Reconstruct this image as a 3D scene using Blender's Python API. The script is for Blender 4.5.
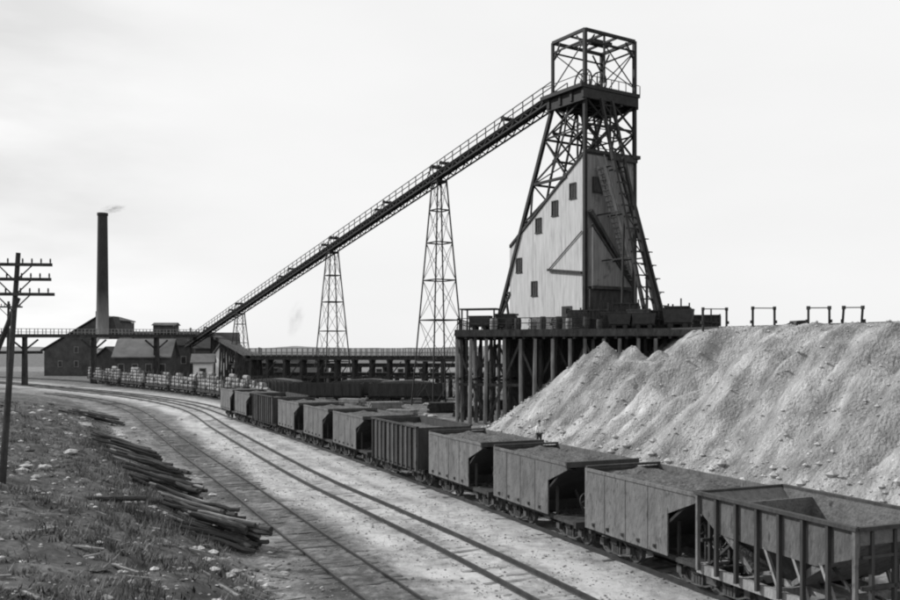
import bpy, math, random
import numpy as np
from mathutils import Vector, Matrix, noise
random.seed(7)
R = math.radians
scene = bpy.context.scene
COL = scene.collection
for o in list(bpy.data.objects): bpy.data.objects.remove(o)

# ---------------------------------------------------------------- camera, sky, sun
CAM_Z = 7.2
cam_d = bpy.data.cameras.new('camera'); cam = bpy.data.objects.new('camera', cam_d); COL.objects.link(cam)
cam.location = (0, 0, CAM_Z); cam.rotation_euler = (R(90), 0, 0)
cam_d.sensor_width = 36; cam_d.lens = 36; cam_d.shift_y = 47/900
cam_d.clip_start = 0.2; cam_d.clip_end = 9000
scene.camera = cam

SUN_DIR = Vector((-0.82, 0.24, 0.55)).normalized()      # towards the sun
w = bpy.data.worlds.new('World'); scene.world = w; w.use_nodes = True
nt = w.node_tree; nt.nodes.clear()
def wn(t, **k):
    n = nt.nodes.new(t)
    for a, b in k.items(): setattr(n, a, b)
    return n
out = wn('ShaderNodeOutputWorld'); bg = wn('ShaderNodeBackground'); bg.inputs[1].default_value = 0.1
sky = wn('ShaderNodeTexSky', sky_type='NISHITA'); sky.sun_disc = False
sky.sun_elevation = math.asin(SUN_DIR.z); sky.sun_rotation = math.atan2(SUN_DIR.x, SUN_DIR.y)
sky.air_density = 1.0; sky.dust_density = 3.0
bw = wn('ShaderNodeRGBToBW'); nt.links.new(sky.outputs[0], bw.inputs[0])
tc = wn('ShaderNodeTexCoord'); mp = wn('ShaderNodeMapping'); mp.inputs['Scale'].default_value = (1.0, 1.0, 3.2)
nt.links.new(tc.outputs['Generated'], mp.inputs['Vector'])
cn = wn('ShaderNodeTexNoise'); cn.inputs['Scale'].default_value = 3.1; cn.inputs['Detail'].default_value = 5; cn.inputs['Roughness'].default_value = .5
nt.links.new(mp.outputs[0], cn.inputs['Vector'])
sep = wn('ShaderNodeSeparateXYZ'); nt.links.new(tc.outputs['Generated'], sep.inputs[0])
side = wn('ShaderNodeMapRange'); side.inputs[1].default_value = -0.20; side.inputs[2].default_value = -0.48; side.inputs[3].default_value = 0.10; side.inputs[4].default_value = 1.0
side.interpolation_type = 'SMOOTHSTEP'
nt.links.new(sep.outputs[0], side.inputs[0])
cr = wn('ShaderNodeMapRange'); cr.inputs[1].default_value = 0.36; cr.inputs[2].default_value = 0.66; cr.inputs[3].default_value = -2.2; cr.inputs[4].default_value = 1.1
nt.links.new(cn.outputs[0], cr.inputs[0])
mu = wn('ShaderNodeMath', operation='MULTIPLY_ADD'); nt.links.new(cr.outputs[0], mu.inputs[0]); nt.links.new(side.outputs[0], mu.inputs[1]); mu.inputs[2].default_value = 9.9
mx = wn('ShaderNodeMix', data_type='FLOAT'); mx.inputs[0].default_value = 0.90
nt.links.new(bw.outputs[0], mx.inputs[2]); nt.links.new(mu.outputs[0], mx.inputs[3])
nt.links.new(mx.outputs[0], bg.inputs[0]); nt.links.new(bg.outputs[0], out.inputs[0])

sd = bpy.data.lights.new('sun', 'SUN'); sd.energy = 4.3; sd.angle = R(1.5); sd.color = (1, 1, 1)
so = bpy.data.objects.new('sun', sd); COL.objects.link(so)
so.rotation_euler = SUN_DIR.to_track_quat('Z', 'Y').to_euler(); so.location = (-60, 0, 60)
vs = scene.view_settings; vs.view_transform = 'Standard'; vs.look = 'None'; vs.exposure = 0.0; vs.gamma = 1; vs.use_curve_mapping = False
scene.cycles.max_bounces = 5; scene.cycles.filter_width = 2.0

# ---------------------------------------------------------------- materials
def g(v): return (v, v, v, 1)
MATS = {}
def mat(name, lo, hi, scale=2.0, rough=.85, stretch=(1, 1, 1), bump=0.0, bscale=None, detail=6, metallic=0, contrast=(.3, .7), spots=None, spots_stretch=False, vary=.0):
    m = bpy.data.materials.new(name); m.use_nodes = True
    t = m.node_tree; b = t.nodes['Principled BSDF']
    b.inputs['Roughness'].default_value = rough; b.inputs['Metallic'].default_value = metallic
    b.inputs['Specular IOR Level'].default_value = .25
    co = t.nodes.new('ShaderNodeTexCoord'); ma = t.nodes.new('ShaderNodeMapping'); ma.inputs['Scale'].default_value = stretch
    oi = t.nodes.new('ShaderNodeObjectInfo'); sc_ = t.nodes.new('ShaderNodeMath'); sc_.operation = 'MULTIPLY'; sc_.inputs[1].default_value = 41.0; t.links.new(oi.outputs['Random'], sc_.inputs[0])
    va = t.nodes.new('ShaderNodeVectorMath'); va.operation = 'ADD'; t.links.new(co.outputs['Object'], va.inputs[0]); t.links.new(sc_.outputs[0], va.inputs[1])
    t.links.new(va.outputs[0], ma.inputs[0])
    n = t.nodes.new('ShaderNodeTexNoise'); n.inputs['Scale'].default_value = scale; n.inputs['Detail'].default_value = detail; n.inputs['Roughness'].default_value = .65
    t.links.new(ma.outputs[0], n.inputs[0])
    r = t.nodes.new('ShaderNodeValToRGB'); r.color_ramp.elements[0].position = contrast[0]; r.color_ramp.elements[1].position = contrast[1]
    r.color_ramp.elements[0].color = g(lo); r.color_ramp.elements[1].color = g(hi)
    t.links.new(n.outputs[0], r.inputs[0])
    last = r.outputs[0]
    if spots:
        sc, thr, val = spots
        n2 = t.nodes.new('ShaderNodeTexNoise'); n2.inputs['Scale'].default_value = sc; n2.inputs['Detail'].default_value = 5
        t.links.new((ma if spots_stretch else va).outputs[0], n2.inputs[0])
        r2 = t.nodes.new('ShaderNodeValToRGB'); r2.color_ramp.elements[0].position = thr; r2.color_ramp.elements[1].position = thr+.12
        t.links.new(n2.outputs[0], r2.inputs[0])
        x = t.nodes.new('ShaderNodeMix'); x.data_type = 'RGBA'; t.links.new(r2.outputs[0], x.inputs[0]); t.links.new(last, x.inputs[6]); x.inputs[7].default_value = g(val)
        last = x.outputs[2]
    if vary:
        vr = t.nodes.new('ShaderNodeMapRange'); vr.inputs[3].default_value = 1-vary; vr.inputs[4].default_value = 1+vary; t.links.new(oi.outputs['Random'], vr.inputs[0])
        vm = t.nodes.new('ShaderNodeVectorMath'); vm.operation = 'SCALE'; t.links.new(last, vm.inputs[0]); t.links.new(vr.outputs[0], vm.inputs['Scale']); last = vm.outputs[0]
    t.links.new(last, b.inputs['Base Color'])
    if bump:
        n3 = t.nodes.new('ShaderNodeTexNoise'); n3.inputs['Scale'].default_value = bscale or scale*4; n3.inputs['Detail'].default_value = 6
        t.links.new(ma.outputs[0], n3.inputs[0])
        bp = t.nodes.new('ShaderNodeBump'); bp.inputs['Strength'].default_value = bump; bp.inputs['Distance'].default_value = .1
        t.links.new(n3.outputs[0], bp.inputs['Height']); t.links.new(bp.outputs[0], b.inputs['Normal'])
    MATS[name] = m
    return m
M_iron = mat('dark_iron', .012, .03, 3, .6)
M_truss = mat('painted_truss_steel', .008, .022, 2, .7)
M_tim = mat('dark_weathered_timber', .015, .06, 3, .9, (1, 1, .3), .5)
M_timp = mat('grey_weathered_timber', .12, .30, 3, .9, (1, 1, .3), .5)
M_post = mat('trestle_post_timber', .04, .20, 1.3, .9, (1, 1, .25), .4)
M_car = mat('worn_grey_car_steel', .065, .125, 1.6, .7, (1.6, 1.6, .6), .45, 8, contrast=(.32, .68), spots=(4.5, .56, .05), spots_stretch=True, vary=.22)
M_card = mat('dark_car_steel', .022, .055, 2, .75, (2.5, 1, .3), .3)
M_carin = mat('rusted_hopper_lining', .07, .15, 3, .85, (1, 1, 1), .5, spots=(3, .6, .04))
M_wheel = mat('worn_wheel_iron', .03, .10, 6, .5)
M_rail = mat('rail_steel', .02, .045, 3, .5)
M_tie = mat('sleeper_timber', .10, .24, 5, .95, (1, 1, 1), .4)
M_tied = mat('dark_sleeper_timber', .05, .12, 5, .95, (1, 1, 1), .4)
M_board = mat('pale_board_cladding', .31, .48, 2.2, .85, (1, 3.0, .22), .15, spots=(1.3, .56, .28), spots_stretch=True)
M_boardd = mat('dark_board_cladding', .11, .22, 2.2, .9, (3, 1, .22), .2, spots=(.8, .60, .06))  # darker boards for the housing's front wall, right wall and chute hood
M_win = mat('window_glass', .02, .05, 2, .15)
M_log = mat('dark_log_bark', .015, .08, 5, .95, (.35, 1, 1), .6)
M_logp = mat('pale_peeled_log', .10, .30, 3, .85, (1, 1, 1), .4, vary=.4)
M_brick = mat('chimney_brick', .10, .16, 1.2, .9, (1, 1, .3), .2)
M_roof = mat('building_roof', .03, .06, .6, .9)
M_roofp = mat('pale_roof', .10, .17, .5, .9)
M_wall = mat('building_wall', .04, .09, .6, .9)
M_white = mat('white_painted_wall', .6, .78, .6, .9)
M_rockw = mat('pale_stone', .25, .60, 4, .9, bump=.6)
M_rockd = mat('grey_stone', .12, .30, 4, .9, bump=.6)
M_ore = mat('crushed_ore_load', .045, .125, 7, .95, bump=1, bscale=9)
M_skin = mat('skin', .35, .42, 5, .6)
M_shirt = mat('white_cotton', .7, .8, 5, .9)
M_trou = mat('dark_cloth', .03, .05, 5, .95)
M_scrub = mat('dry_scrub', .03, .20, 1.0, .9, contrast=(.38, .62))
M_hill = mat('far_hill', .12, .2, .02, .95)
# chimney: pale lower brick, soot towards the mouth
t = M_brick.node_tree; b = t.nodes['Principled BSDF']
co = t.nodes.new('ShaderNodeTexCoord'); sp = t.nodes.new('ShaderNodeSeparateXYZ'); t.links.new(co.outputs['Object'], sp.inputs[0])
mr = t.nodes.new('ShaderNodeMapRange'); mr.inputs[1].default_value = 3; mr.inputs[2].default_value = 21; mr.inputs[3].default_value = 2.6; mr.inputs[4].default_value = .25; t.links.new(sp.outputs[2], mr.inputs[0])
vm = t.nodes.new('ShaderNodeVectorMath'); vm.operation = 'SCALE'
src = b.inputs['Base Color'].links[0].from_socket; t.links.new(src, vm.inputs[0]); t.links.new(mr.outputs[0], vm.inputs['Scale']); t.links.new(vm.outputs[0], b.inputs['Base Color'])

# ---------------------------------------------------------------- mesh builder
class MB:
    def __init__(s): s.v = []; s.f = []; s.m = []
    def add(s, vs_, fs_):
        k = len(s.v); s.v += [tuple(p) for p in vs_]; s.f += [tuple(i+k for i in f) for f in fs_]; return s
    def box(s, cx, cy, cz, sx, sy, sz, rz=0, rx=0, ry=0):
        M = Matrix.Translation((cx, cy, cz)) @ Matrix.Rotation(rz, 4, 'Z') @ Matrix.Rotation(ry, 4, 'Y') @ Matrix.Rotation(rx, 4, 'X')
        vs_ = [M @ Vector((x*sx/2, y*sy/2, z*sz/2)) for z in (-1, 1) for x, y in ((-1, -1), (1, -1), (1, 1), (-1, 1))]
        return s.add(vs_, [(3, 2, 1, 0), (4, 5, 6, 7), (0, 1, 5, 4), (1, 2, 6, 5), (2, 3, 7, 6), (3, 0, 4, 7)])
    def bar(s, p, q, w_=.1, h=None):
        h = h or w_; p = Vector(p); q = Vector(q); d = q-p; L = d.length
        if L < 1e-5: return s
        d.normalize(); up = Vector((0, 0, 1)) if abs(d.z) < .95 else Vector((0, 1, 0))
        a = d.cross(up).normalized(); b_ = a.cross(d).normalized()
        vs_ = [c + a*x*w_/2 + b_*y*h/2 for c in (p, q) for x, y in ((-1, -1), (1, -1), (1, 1), (-1, 1))]
        return s.add(vs_, [(3, 2, 1, 0), (4, 5, 6, 7), (0, 1, 5, 4), (1, 2, 6, 5), (2, 3, 7, 6), (3, 0, 4, 7)])
    def tube(s, p, q, r, r2=None, n=10):
        r2 = r if r2 is None else r2; p = Vector(p); q = Vector(q); d = (q-p).normalized()
        up = Vector((0, 0, 1)) if abs(d.z) < .95 else Vector((1, 0, 0)); a = d.cross(up).normalized(); b_ = a.cross(d)
        vs_ = []
        for c, rr in ((p, r), (q, r2)):
            for i in range(n):
                t_ = 2*math.pi*i/n; vs_.append(c + (a*math.cos(t_) + b_*math.sin(t_))*rr)
        fs_ = [(i, (i+1) % n, n+(i+1) % n, n+i) for i in range(n)] + [tuple(range(n))[::-1], tuple(range(n, 2*n))]
        return s.add(vs_, fs_)
    def prism(s, pts, vec):
        n = len(pts); vec = Vector(vec); P = [Vector(p) for p in pts]
        return s.add(P + [p+vec for p in P], [tuple(range(n))[::-1], tuple(range(n, 2*n))] + [(i, (i+1) % n, n+(i+1) % n, n+i) for i in range(n)])
    def mesh(s, name, m):
        me = bpy.data.meshes.new(name); me.from_pydata(s.v, [], s.f); me.materials.append(m); me.validate()
        me.update()
        import bmesh
        bm = bmesh.new(); bm.from_mesh(me); bmesh.ops.recalc_face_normals(bm, faces=bm.faces); bm.to_mesh(me); bm.free()
        return me
    def build(s, name, m, parent=None, loc=None, label=None):
        o = bpy.data.objects.new(name, s.mesh(name, m)); COL.objects.link(o)
        if parent: o.parent = parent
        if loc: o.location = loc
        if label: o['label'] = label
        return o
def tag(o, label, cat, group=None, kind=None):
    o['label'] = label; o['category'] = cat
    if group: o['group'] = group
    if kind: o['kind'] = kind
    return o
def thing(name, label, cat, loc=(0, 0, 0), rz=0, group=None):
    o = bpy.data.objects.new(name, None); COL.objects.link(o); o.location = loc; o.rotation_euler = (0, 0, rz); o.empty_display_size = .3
    return tag(o, label, cat, group)
def inst(name, me, parent, loc=(0, 0, 0), rz=0):
    o = bpy.data.objects.new(name, me); COL.objects.link(o); o.parent = parent; o.location = loc; o.rotation_euler = (0, 0, rz); return o
def copy_tree(o, parent=None):
    c = o.copy(); COL.objects.link(c); c.parent = parent
    for ch in list(o.children): copy_tree(ch, c)
    return c
def smooth(o):
    for p in o.data.polygons: p.use_smooth = True

# ---------------------------------------------------------------- plan curves
def catmull(P, step=.5):
    P = [np.array(p, float) for p in P]; P = [2*P[0]-P[1]] + P + [2*P[-1]-P[-2]]; out_ = []
    for i in range(1, len(P)-2):
        n = max(2, int(np.linalg.norm(P[i+1]-P[i])/step))
        for k in range(n):
            t_ = k/n; a, b_, c, d = P[i-1], P[i], P[i+1], P[i+2]
            out_.append(.5*((2*b_)+(-a+c)*t_+(2*a-5*b_+4*c-d)*t_**2+(-a+3*b_-3*c+d)*t_**3))
    out_.append(P[-2]); return np.array(out_)
MID = catmull([(24.5, -22), (11.6, 6), (7.2, 15.7), (.9, 30.7), (-3.3, 39.8), (-8.6, 51.3), (-19.4, 77.3), (-30.1, 103.3), (-44, 126), (-64, 150), (-92, 180), (-140, 215), (-230, 262)])
ORE = catmull([(31, -22), (19.3, 0), (14.6, 11), (8.4, 25.7), (5.25, 33.1), (-.15, 45.6), (-10.2, 67.5), (-20.5, 88.9), (-31.5, 112), (-46, 133), (-68, 158), (-97, 188), (-145, 222), (-235, 270)])
LOGT = catmull([(-9.5, 78), (-18.3, 97), (-28, 118), (-43.5, 142), (-60, 164), (-77, 187), (-108, 214), (-150, 243)])
SID = catmull([(8, 4), (-1.4, 25), (-5.3, 33.6), (-10.9, 46.3), (-18, 62), (-27.5, 83.5), (-37, 104), (-48, 122), (-64, 142)])
TOE = catmull([(17, -25), (6, 2), (-1, 17), (-6.9, 30), (-12.4, 42), (-20.8, 59), (-31, 82), (-41.5, 105), (-54, 124), (-76, 142), (-110, 170), (-160, 204), (-270, 255)], 1.5)
def frame_at(P, dist, start):      # walk away from the camera from y = start
    i = int(np.argmin(abs(P[:, 1]-start))); acc = 0
    while acc < dist and i < len(P)-2: acc += np.linalg.norm(P[i+1]-P[i]); i += 1
    d = P[i-1]-P[i+1]; d /= np.linalg.norm(d)
    return P[i], math.atan2(d[1], d[0])
def sdist(X, Y, P):                # signed distance (positive to the left looking away) and arclength index
    best = np.full(X.shape, 1e9); sg = np.zeros(X.shape); si = np.zeros(X.shape)
    acc = 0
    for i in range(len(P)-1):
        a = P[i]; d = P[i+1]-a; L = np.hypot(*d)
        if L < 1e-6: continue
        t_ = np.clip(((X-a[0])*d[0]+(Y-a[1])*d[1])/L**2, 0, 1)
        dx = X-a[0]-t_*d[0]; dy = Y-a[1]-t_*d[1]; r = np.hypot(dx, dy)
        m = r < best; best = np.where(m, r, best); sg = np.where(m, np.sign(d[0]*dy-d[1]*dx), sg); si = np.where(m, acc+t_*L, si)
        acc += L
    return best*sg, si
def sstep(x, a, b): t_ = np.clip((x-a)/(b-a), 0, 1); return t_*t_*(3-2*t_)
def fbm(x, y, s, o=4, seed=0):
    return noise.fractal(Vector((x*s, y*s, seed)), 1.0, 2.0, o)

# ---------------------------------------------------------------- ground
def bank_base(X, Y, d):
    z = 3.1*(1-np.exp(-np.clip(d, 0, None)*.42/3.1*1.35))*(1-.55*sstep(Y, 50, 115))*(1-.9*sstep(Y, 130, 200))
    near = 3.2*(1-sstep(np.hypot(X-0, Y+1), 3, 13))*sstep(d, -1.0, 5)
    return z + near
def ground_z(x, y):
    X = np.array([x]); Y = np.array([y]); d, _ = sdist(X, Y, TOE)
    z = float(bank_base(X, Y, d)[0]); dd = float(d[0])
    return z + noise_add(x, y, dd)
def noise_add(x, y, d):
    k = min(max((d+.3)/2.5, 0), 1)
    a = k*(.30*fbm(x, y, .35, 4, 3) + .13*fbm(x, y, 1.6, 3, 9))
    return a + .045*fbm(x, y, 1.5, 4, 5)
def axis(lo, hi, c0, c1, step, gro=1.06):
    a = list(np.arange(c0, c1, step)); s = step; v = c1
    while v < hi: a.append(v); s *= gro; v += s
    a.append(hi); s = step; v = c0-step
    while v > lo: a.insert(0, v); s *= gro; v -= s
    a.insert(0, lo); return np.array(a)
ax = axis(-2500, 2500, -26, 12, .28); ay = axis(-60, 5000, 9, 75, .33, 1.035)
X, Y = np.meshgrid(ax, ay)
dT, _ = sdist(X, Y, TOE[::1])
Z = bank_base(X, Y, dT)
Z += np.array([noise_add(x, y, d) if y < 260 and abs(x) < 150 else 0 for x, y, d in zip(X.ravel(), Y.ravel(), dT.ravel())]).reshape(X.shape)
def ground_z(x, y):                      # bilinear look-up in the finished ground grid
    i = min(max(int(np.searchsorted(ax, x))-1, 0), len(ax)-2); j = min(max(int(np.searchsorted(ay, y))-1, 0), len(ay)-2)
    a = (x-ax[i])/(ax[i+1]-ax[i]); b_ = (y-ay[j])/(ay[j+1]-ay[j])
    return float((Z[j, i]*(1-a)+Z[j, i+1]*a)*(1-b_)+(Z[j+1, i]*(1-a)+Z[j+1, i+1]*a)*b_)
nx, ny = len(ax), len(ay)
verts = np.column_stack([X.ravel(), Y.ravel(), Z.ravel()])
idx = np.arange(nx*ny).reshape(ny, nx)
faces = np.stack([idx[:-1, :-1], idx[:-1, 1:], idx[1:, 1:], idx[1:, :-1]], -1).reshape(-1, 4)
me = bpy.data.meshes.new('ground'); me.from_pydata(verts.tolist(), [], faces.tolist())
near = (Y < 330) & (abs(X) < 260)
dMs, sM = sdist(X, Y, MID[::2]); dM = np.abs(dMs); dO = np.abs(sdist(X, Y, ORE[::2])[0]); dS = np.abs(sdist(X, Y, SID[::2])[0])
tone = np.full(X.shape, .42)
pale = np.maximum(1-sstep(dM, 2.0, 3.6), 1-sstep(dO, 2.6, 4.5))
tone = np.maximum(tone*0+.45, .45+.38*pale)
tone -= .13*(1-sstep(dM, .3, 1.3))
tone -= .13*(1-sstep(dS, .2, 4.0)); tone -= .10*(1-sstep(dO, .4, 1.8))
tone += .12*(1-sstep(abs(dT+.0), 0, 1.2))
tone = np.where(dT > 0, .20+(tone-.20)*(1-sstep(dT, 0, 1.5)), tone)
stk = np.array([.16*noise.noise(Vector((s_*.10, d_*1.1, 3)))+.10*noise.noise(Vector((s_*.35, d_*2.6, 9))) if n_ else 0 for s_, d_, n_ in zip(sM.ravel(), dMs.ravel(), ((dT < 0) & (Y < 120) & (dMs > -16)).ravel())]).reshape(X.shape)
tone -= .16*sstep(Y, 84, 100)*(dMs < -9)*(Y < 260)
tone = np.where(near, tone+stk*1.6, .3)
at = me.attributes.new('tone', 'FLOAT', 'POINT'); at.data.foreach_set('value', np.clip(tone, 0, 1).ravel())
me.polygons.foreach_set('use_smooth', np.ones(len(me.polygons), bool))
gm = bpy.data.materials.new('yard_ground'); gm.use_nodes = True; t = gm.node_tree; b = t.nodes['Principled BSDF']; b.inputs['Roughness'].default_value = .95; b.inputs['Specular IOR Level'].default_value = .1
A = t.nodes.new('ShaderNodeAttribute'); A.attribute_name = 'tone'
co = t.nodes.new('ShaderNodeTexCoord')
def tn(scale, detail=6, rough=.65):
    n = t.nodes.new('ShaderNodeTexNoise'); n.inputs['Scale'].default_value = scale; n.inputs['Detail'].default_value = detail; n.inputs['Roughness'].default_value = rough
    t.links.new(co.outputs['Object'], n.inputs[0]); return n
n1 = tn(.55); n2 = tn(2.6, 8, .75)
a1 = t.nodes.new('ShaderNodeMath'); a1.operation = 'MULTIPLY_ADD'; t.links.new(n1.outputs[0], a1.inputs[0]); a1.inputs[1].default_value = 1.0; a1.inputs[2].default_value = -.50
a2 = t.nodes.new('ShaderNodeMath'); a2.operation = 'ADD'; t.links.new(a1.outputs[0], a2.inputs[0]); t.links.new(A.outputs['Fac'], a2.inputs[1])
a3 = t.nodes.new('ShaderNodeMath'); a3.operation = 'MULTIPLY_ADD'; t.links.new(n2.outputs[0], a3.inputs[0]); a3.inputs[1].default_value = 1.25; a3.inputs[2].default_value = -.62
a4 = t.nodes.new('ShaderNodeMath'); a4.operation = 'ADD'; t.links.new(a3.outputs[0], a4.inputs[0]); t.links.new(a2.outputs[0], a4.inputs[1])
rp = t.nodes.new('ShaderNodeValToRGB'); e = rp.color_ramp.elements
e[0].position = 0; e[0].color = g(.045); e[1].position = 1; e[1].color = g(.47)
for p_, c_ in ((.25, .09), (.5, .19), (.78, .34)): q_ = e.new(p_); q_.color = g(c_)
t.links.new(a4.outputs[0], rp.inputs[0]); t.links.new(rp.outputs[0], b.inputs['Base Color'])
n3 = tn(7, 6, .8); bp = t.nodes.new('ShaderNodeBump'); bp.inputs['Strength'].default_value = .7; bp.inputs['Distance'].default_value = .08
t.links.new(n3.outputs[0], bp.inputs['Height']); t.links.new(bp.outputs[0], b.inputs['Normal'])
me.materials.append(gm)
go = bpy.data.objects.new('ground', me); COL.objects.link(go); go['kind'] = 'structure'

# low far hills
def hill(x0, x1, y, h, seed):
    mb = MB(); n = 90; rows = 5; top = []
    vs_ = []; fs_ = []
    for j in range(rows):
        for i in range(n+1):
            x = x0+(x1-x0)*i/n; pr = math.sin(math.pi*j/(rows-1))
            z = -1 + pr*(h*(.55+.5*fbm(x*.004, seed, 1, 4))+.8*fbm(x*.03, seed+4, 1, 3))*min(1, 6*i/n, 6*(n-i)/n)
            vs_.append((x, y+j*60, z))
    for j in range(rows-1):
        for i in range(n): k = j*(n+1)+i; fs_.append((k, k+1, k+n+2, k+n+1))
    mb.add(vs_, fs_); o = mb.build('hills', M_hill); o['kind'] = 'structure'; smooth(o)
hill(-1400, -250, 1100, 13, 1.0); hill(-400, 300, 1500, 15, 5.0); hill(150, 1500, 1300, 16, 9.0)

# ---------------------------------------------------------------- railway tracks
def track(P, y0, y1, tie_mat, tie_w=2.5, gap=.62, sink=.068, zr=0.0):
    P = P[(P[:, 1] >= y0) & (P[:, 1] <= y1)]
    root = bpy.data.objects.new('railway_track', None); COL.objects.link(root); root['kind'] = 'structure'
    D = np.gradient(P, axis=0); D /= np.linalg.norm(D, axis=1)[:, None]; N = np.column_stack([-D[:, 1], D[:, 0]])
    for s in (-1, 1):
        C = P+N*s*.7525; vs_ = []; fs_ = []
        prof = [(-.06, .02), (-.018, .04), (-.03, .14), (-.03, .17), (.03, .17), (.03, .14), (.018, .04), (.06, .02)]
        for c, n in zip(C, N):
            for a, z in prof: vs_.append((c[0]+n[0]*a, c[1]+n[1]*a, z-zr))
        k = len(prof)
        for i in range(len(C)-1):
            for j in range(k): fs_.append((i*k+j, i*k+(j+1) % k, (i+1)*k+(j+1) % k, (i+1)*k+j))
        MB().add(vs_, fs_).build('rail', M_rail, root)
    acc = 0; mb = MB()
    for i in range(1, len(P)):
        acc += np.linalg.norm(P[i]-P[i-1])
        while acc >= gap:
            acc -= gap
            if random.random() < .12: continue
            mb.box(P[i][0], P[i][1], random.uniform(-.022, .012)-sink, .22, tie_w+random.uniform(-.15, .15), .13, math.atan2(D[i][1], D[i][0])+random.uniform(-.03, .03))
    o = mb.build('sleepers', tie_mat, root); o['kind'] = 'stuff'
track(catmull(MID[::8].tolist(), .31), -10, 250, M_tie)
track(catmull(ORE[::8].tolist(), .31), -10, 255, M_tied)
track(catmull(SID[::8].tolist(), .31), 5, 141, M_tied, 2.6, sink=.055, zr=.06)
track(catmull(LOGT[::8].tolist(), .31), 79, 240, M_tied)

# ---------------------------------------------------------------- truck and wheel meshes shared by the rail cars
def wheel_mesh():
    mb = MB(); mb.tube((0, -.06, 0), (0, .06, 0), .41, n=20); mb.tube((0, .05, 0), (0, .085, 0), .44, n=20)
    mb.tube((0, -.10, 0), (0, -.05, 0), .13, n=10)
    for k in range(6):
        a = k*math.pi/3; mb.bar((.12*math.cos(a), -.07, .12*math.sin(a)), (.33*math.cos(a), -.07, .33*math.sin(a)), .05)
    return mb.mesh('wheel', M_wheel)
def frame_mesh():
    mb = MB()
    mb.bar((-.85, 0, .44), (-.35, 0, .66), .06, .05); mb.bar((-.35, 0, .66), (.35, 0, .66), .06, .05); mb.bar((.35, 0, .66), (.85, 0, .44), .06, .05)
    mb.bar((-.85, 0, .36), (-.35, 0, .16), .06, .05); mb.bar((-.35, 0, .16), (.35, 0, .16), .06, .05); mb.bar((.35, 0, .16), (.85, 0, .36), .06, .05)
    for x in (-.22, .22): mb.bar((x, 0, .14), (x, 0, .68), .07)
    for x in (-.78, .78): mb.box(x, 0, .42, .22, .16, .24)
    for x in (-.12, 0, .12): mb.tube((x, -.02, .2), (x, -.02, .42), .055, n=8)
    return mb.mesh('side_frame', M_wheel)
ME_wheel = wheel_mesh(); ME_frame = frame_mesh()
ME_bolster = MB().box(0, 0, .56, .36, 2.2, .18).tube((-.78, -.9, .42), (-.78, .9, .42), .06).tube((.78, -.9, .42), (.78, .9, .42), .06).mesh('bolster', M_iron)
def truck(parent, x):
    t_ = bpy.data.objects.new('truck', ME_bolster); COL.objects.link(t_); t_.parent = parent; t_.location = (x, 0, 0)
    for sx in (-.78, .78):
        inst('wheel', ME_wheel, t_, (sx, -.75, .42)); inst('wheel', ME_wheel, t_, (sx, .75, .42), math.pi)
    inst('side_frame', ME_frame, t_, (0, -.98, 0)); inst('side_frame', ME_frame, t_, (0, .98, 0))
def coupler(mb, x, s):
    mb.box(x+s*.2, 0, .78, .5, .16, .18).box(x+s*.45, .05, .78, .16, .26, .26)
def wheelring(mb, c, r, n=14):
    c = Vector(c); pts = [c+Vector((0, math.cos(2*math.pi*i/n)*r, math.sin(2*math.pi*i/n)*r)) for i in range(n)]
    for i in range(n): mb.bar(pts[i], pts[(i+1) % n], .03)
    for i in range(0, n, 4): mb.bar(c, pts[i], .025)

ME_hole = MB().box(0, 0, 0, .09, .03, .10).mesh('drain_hole', M_iron)
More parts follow.
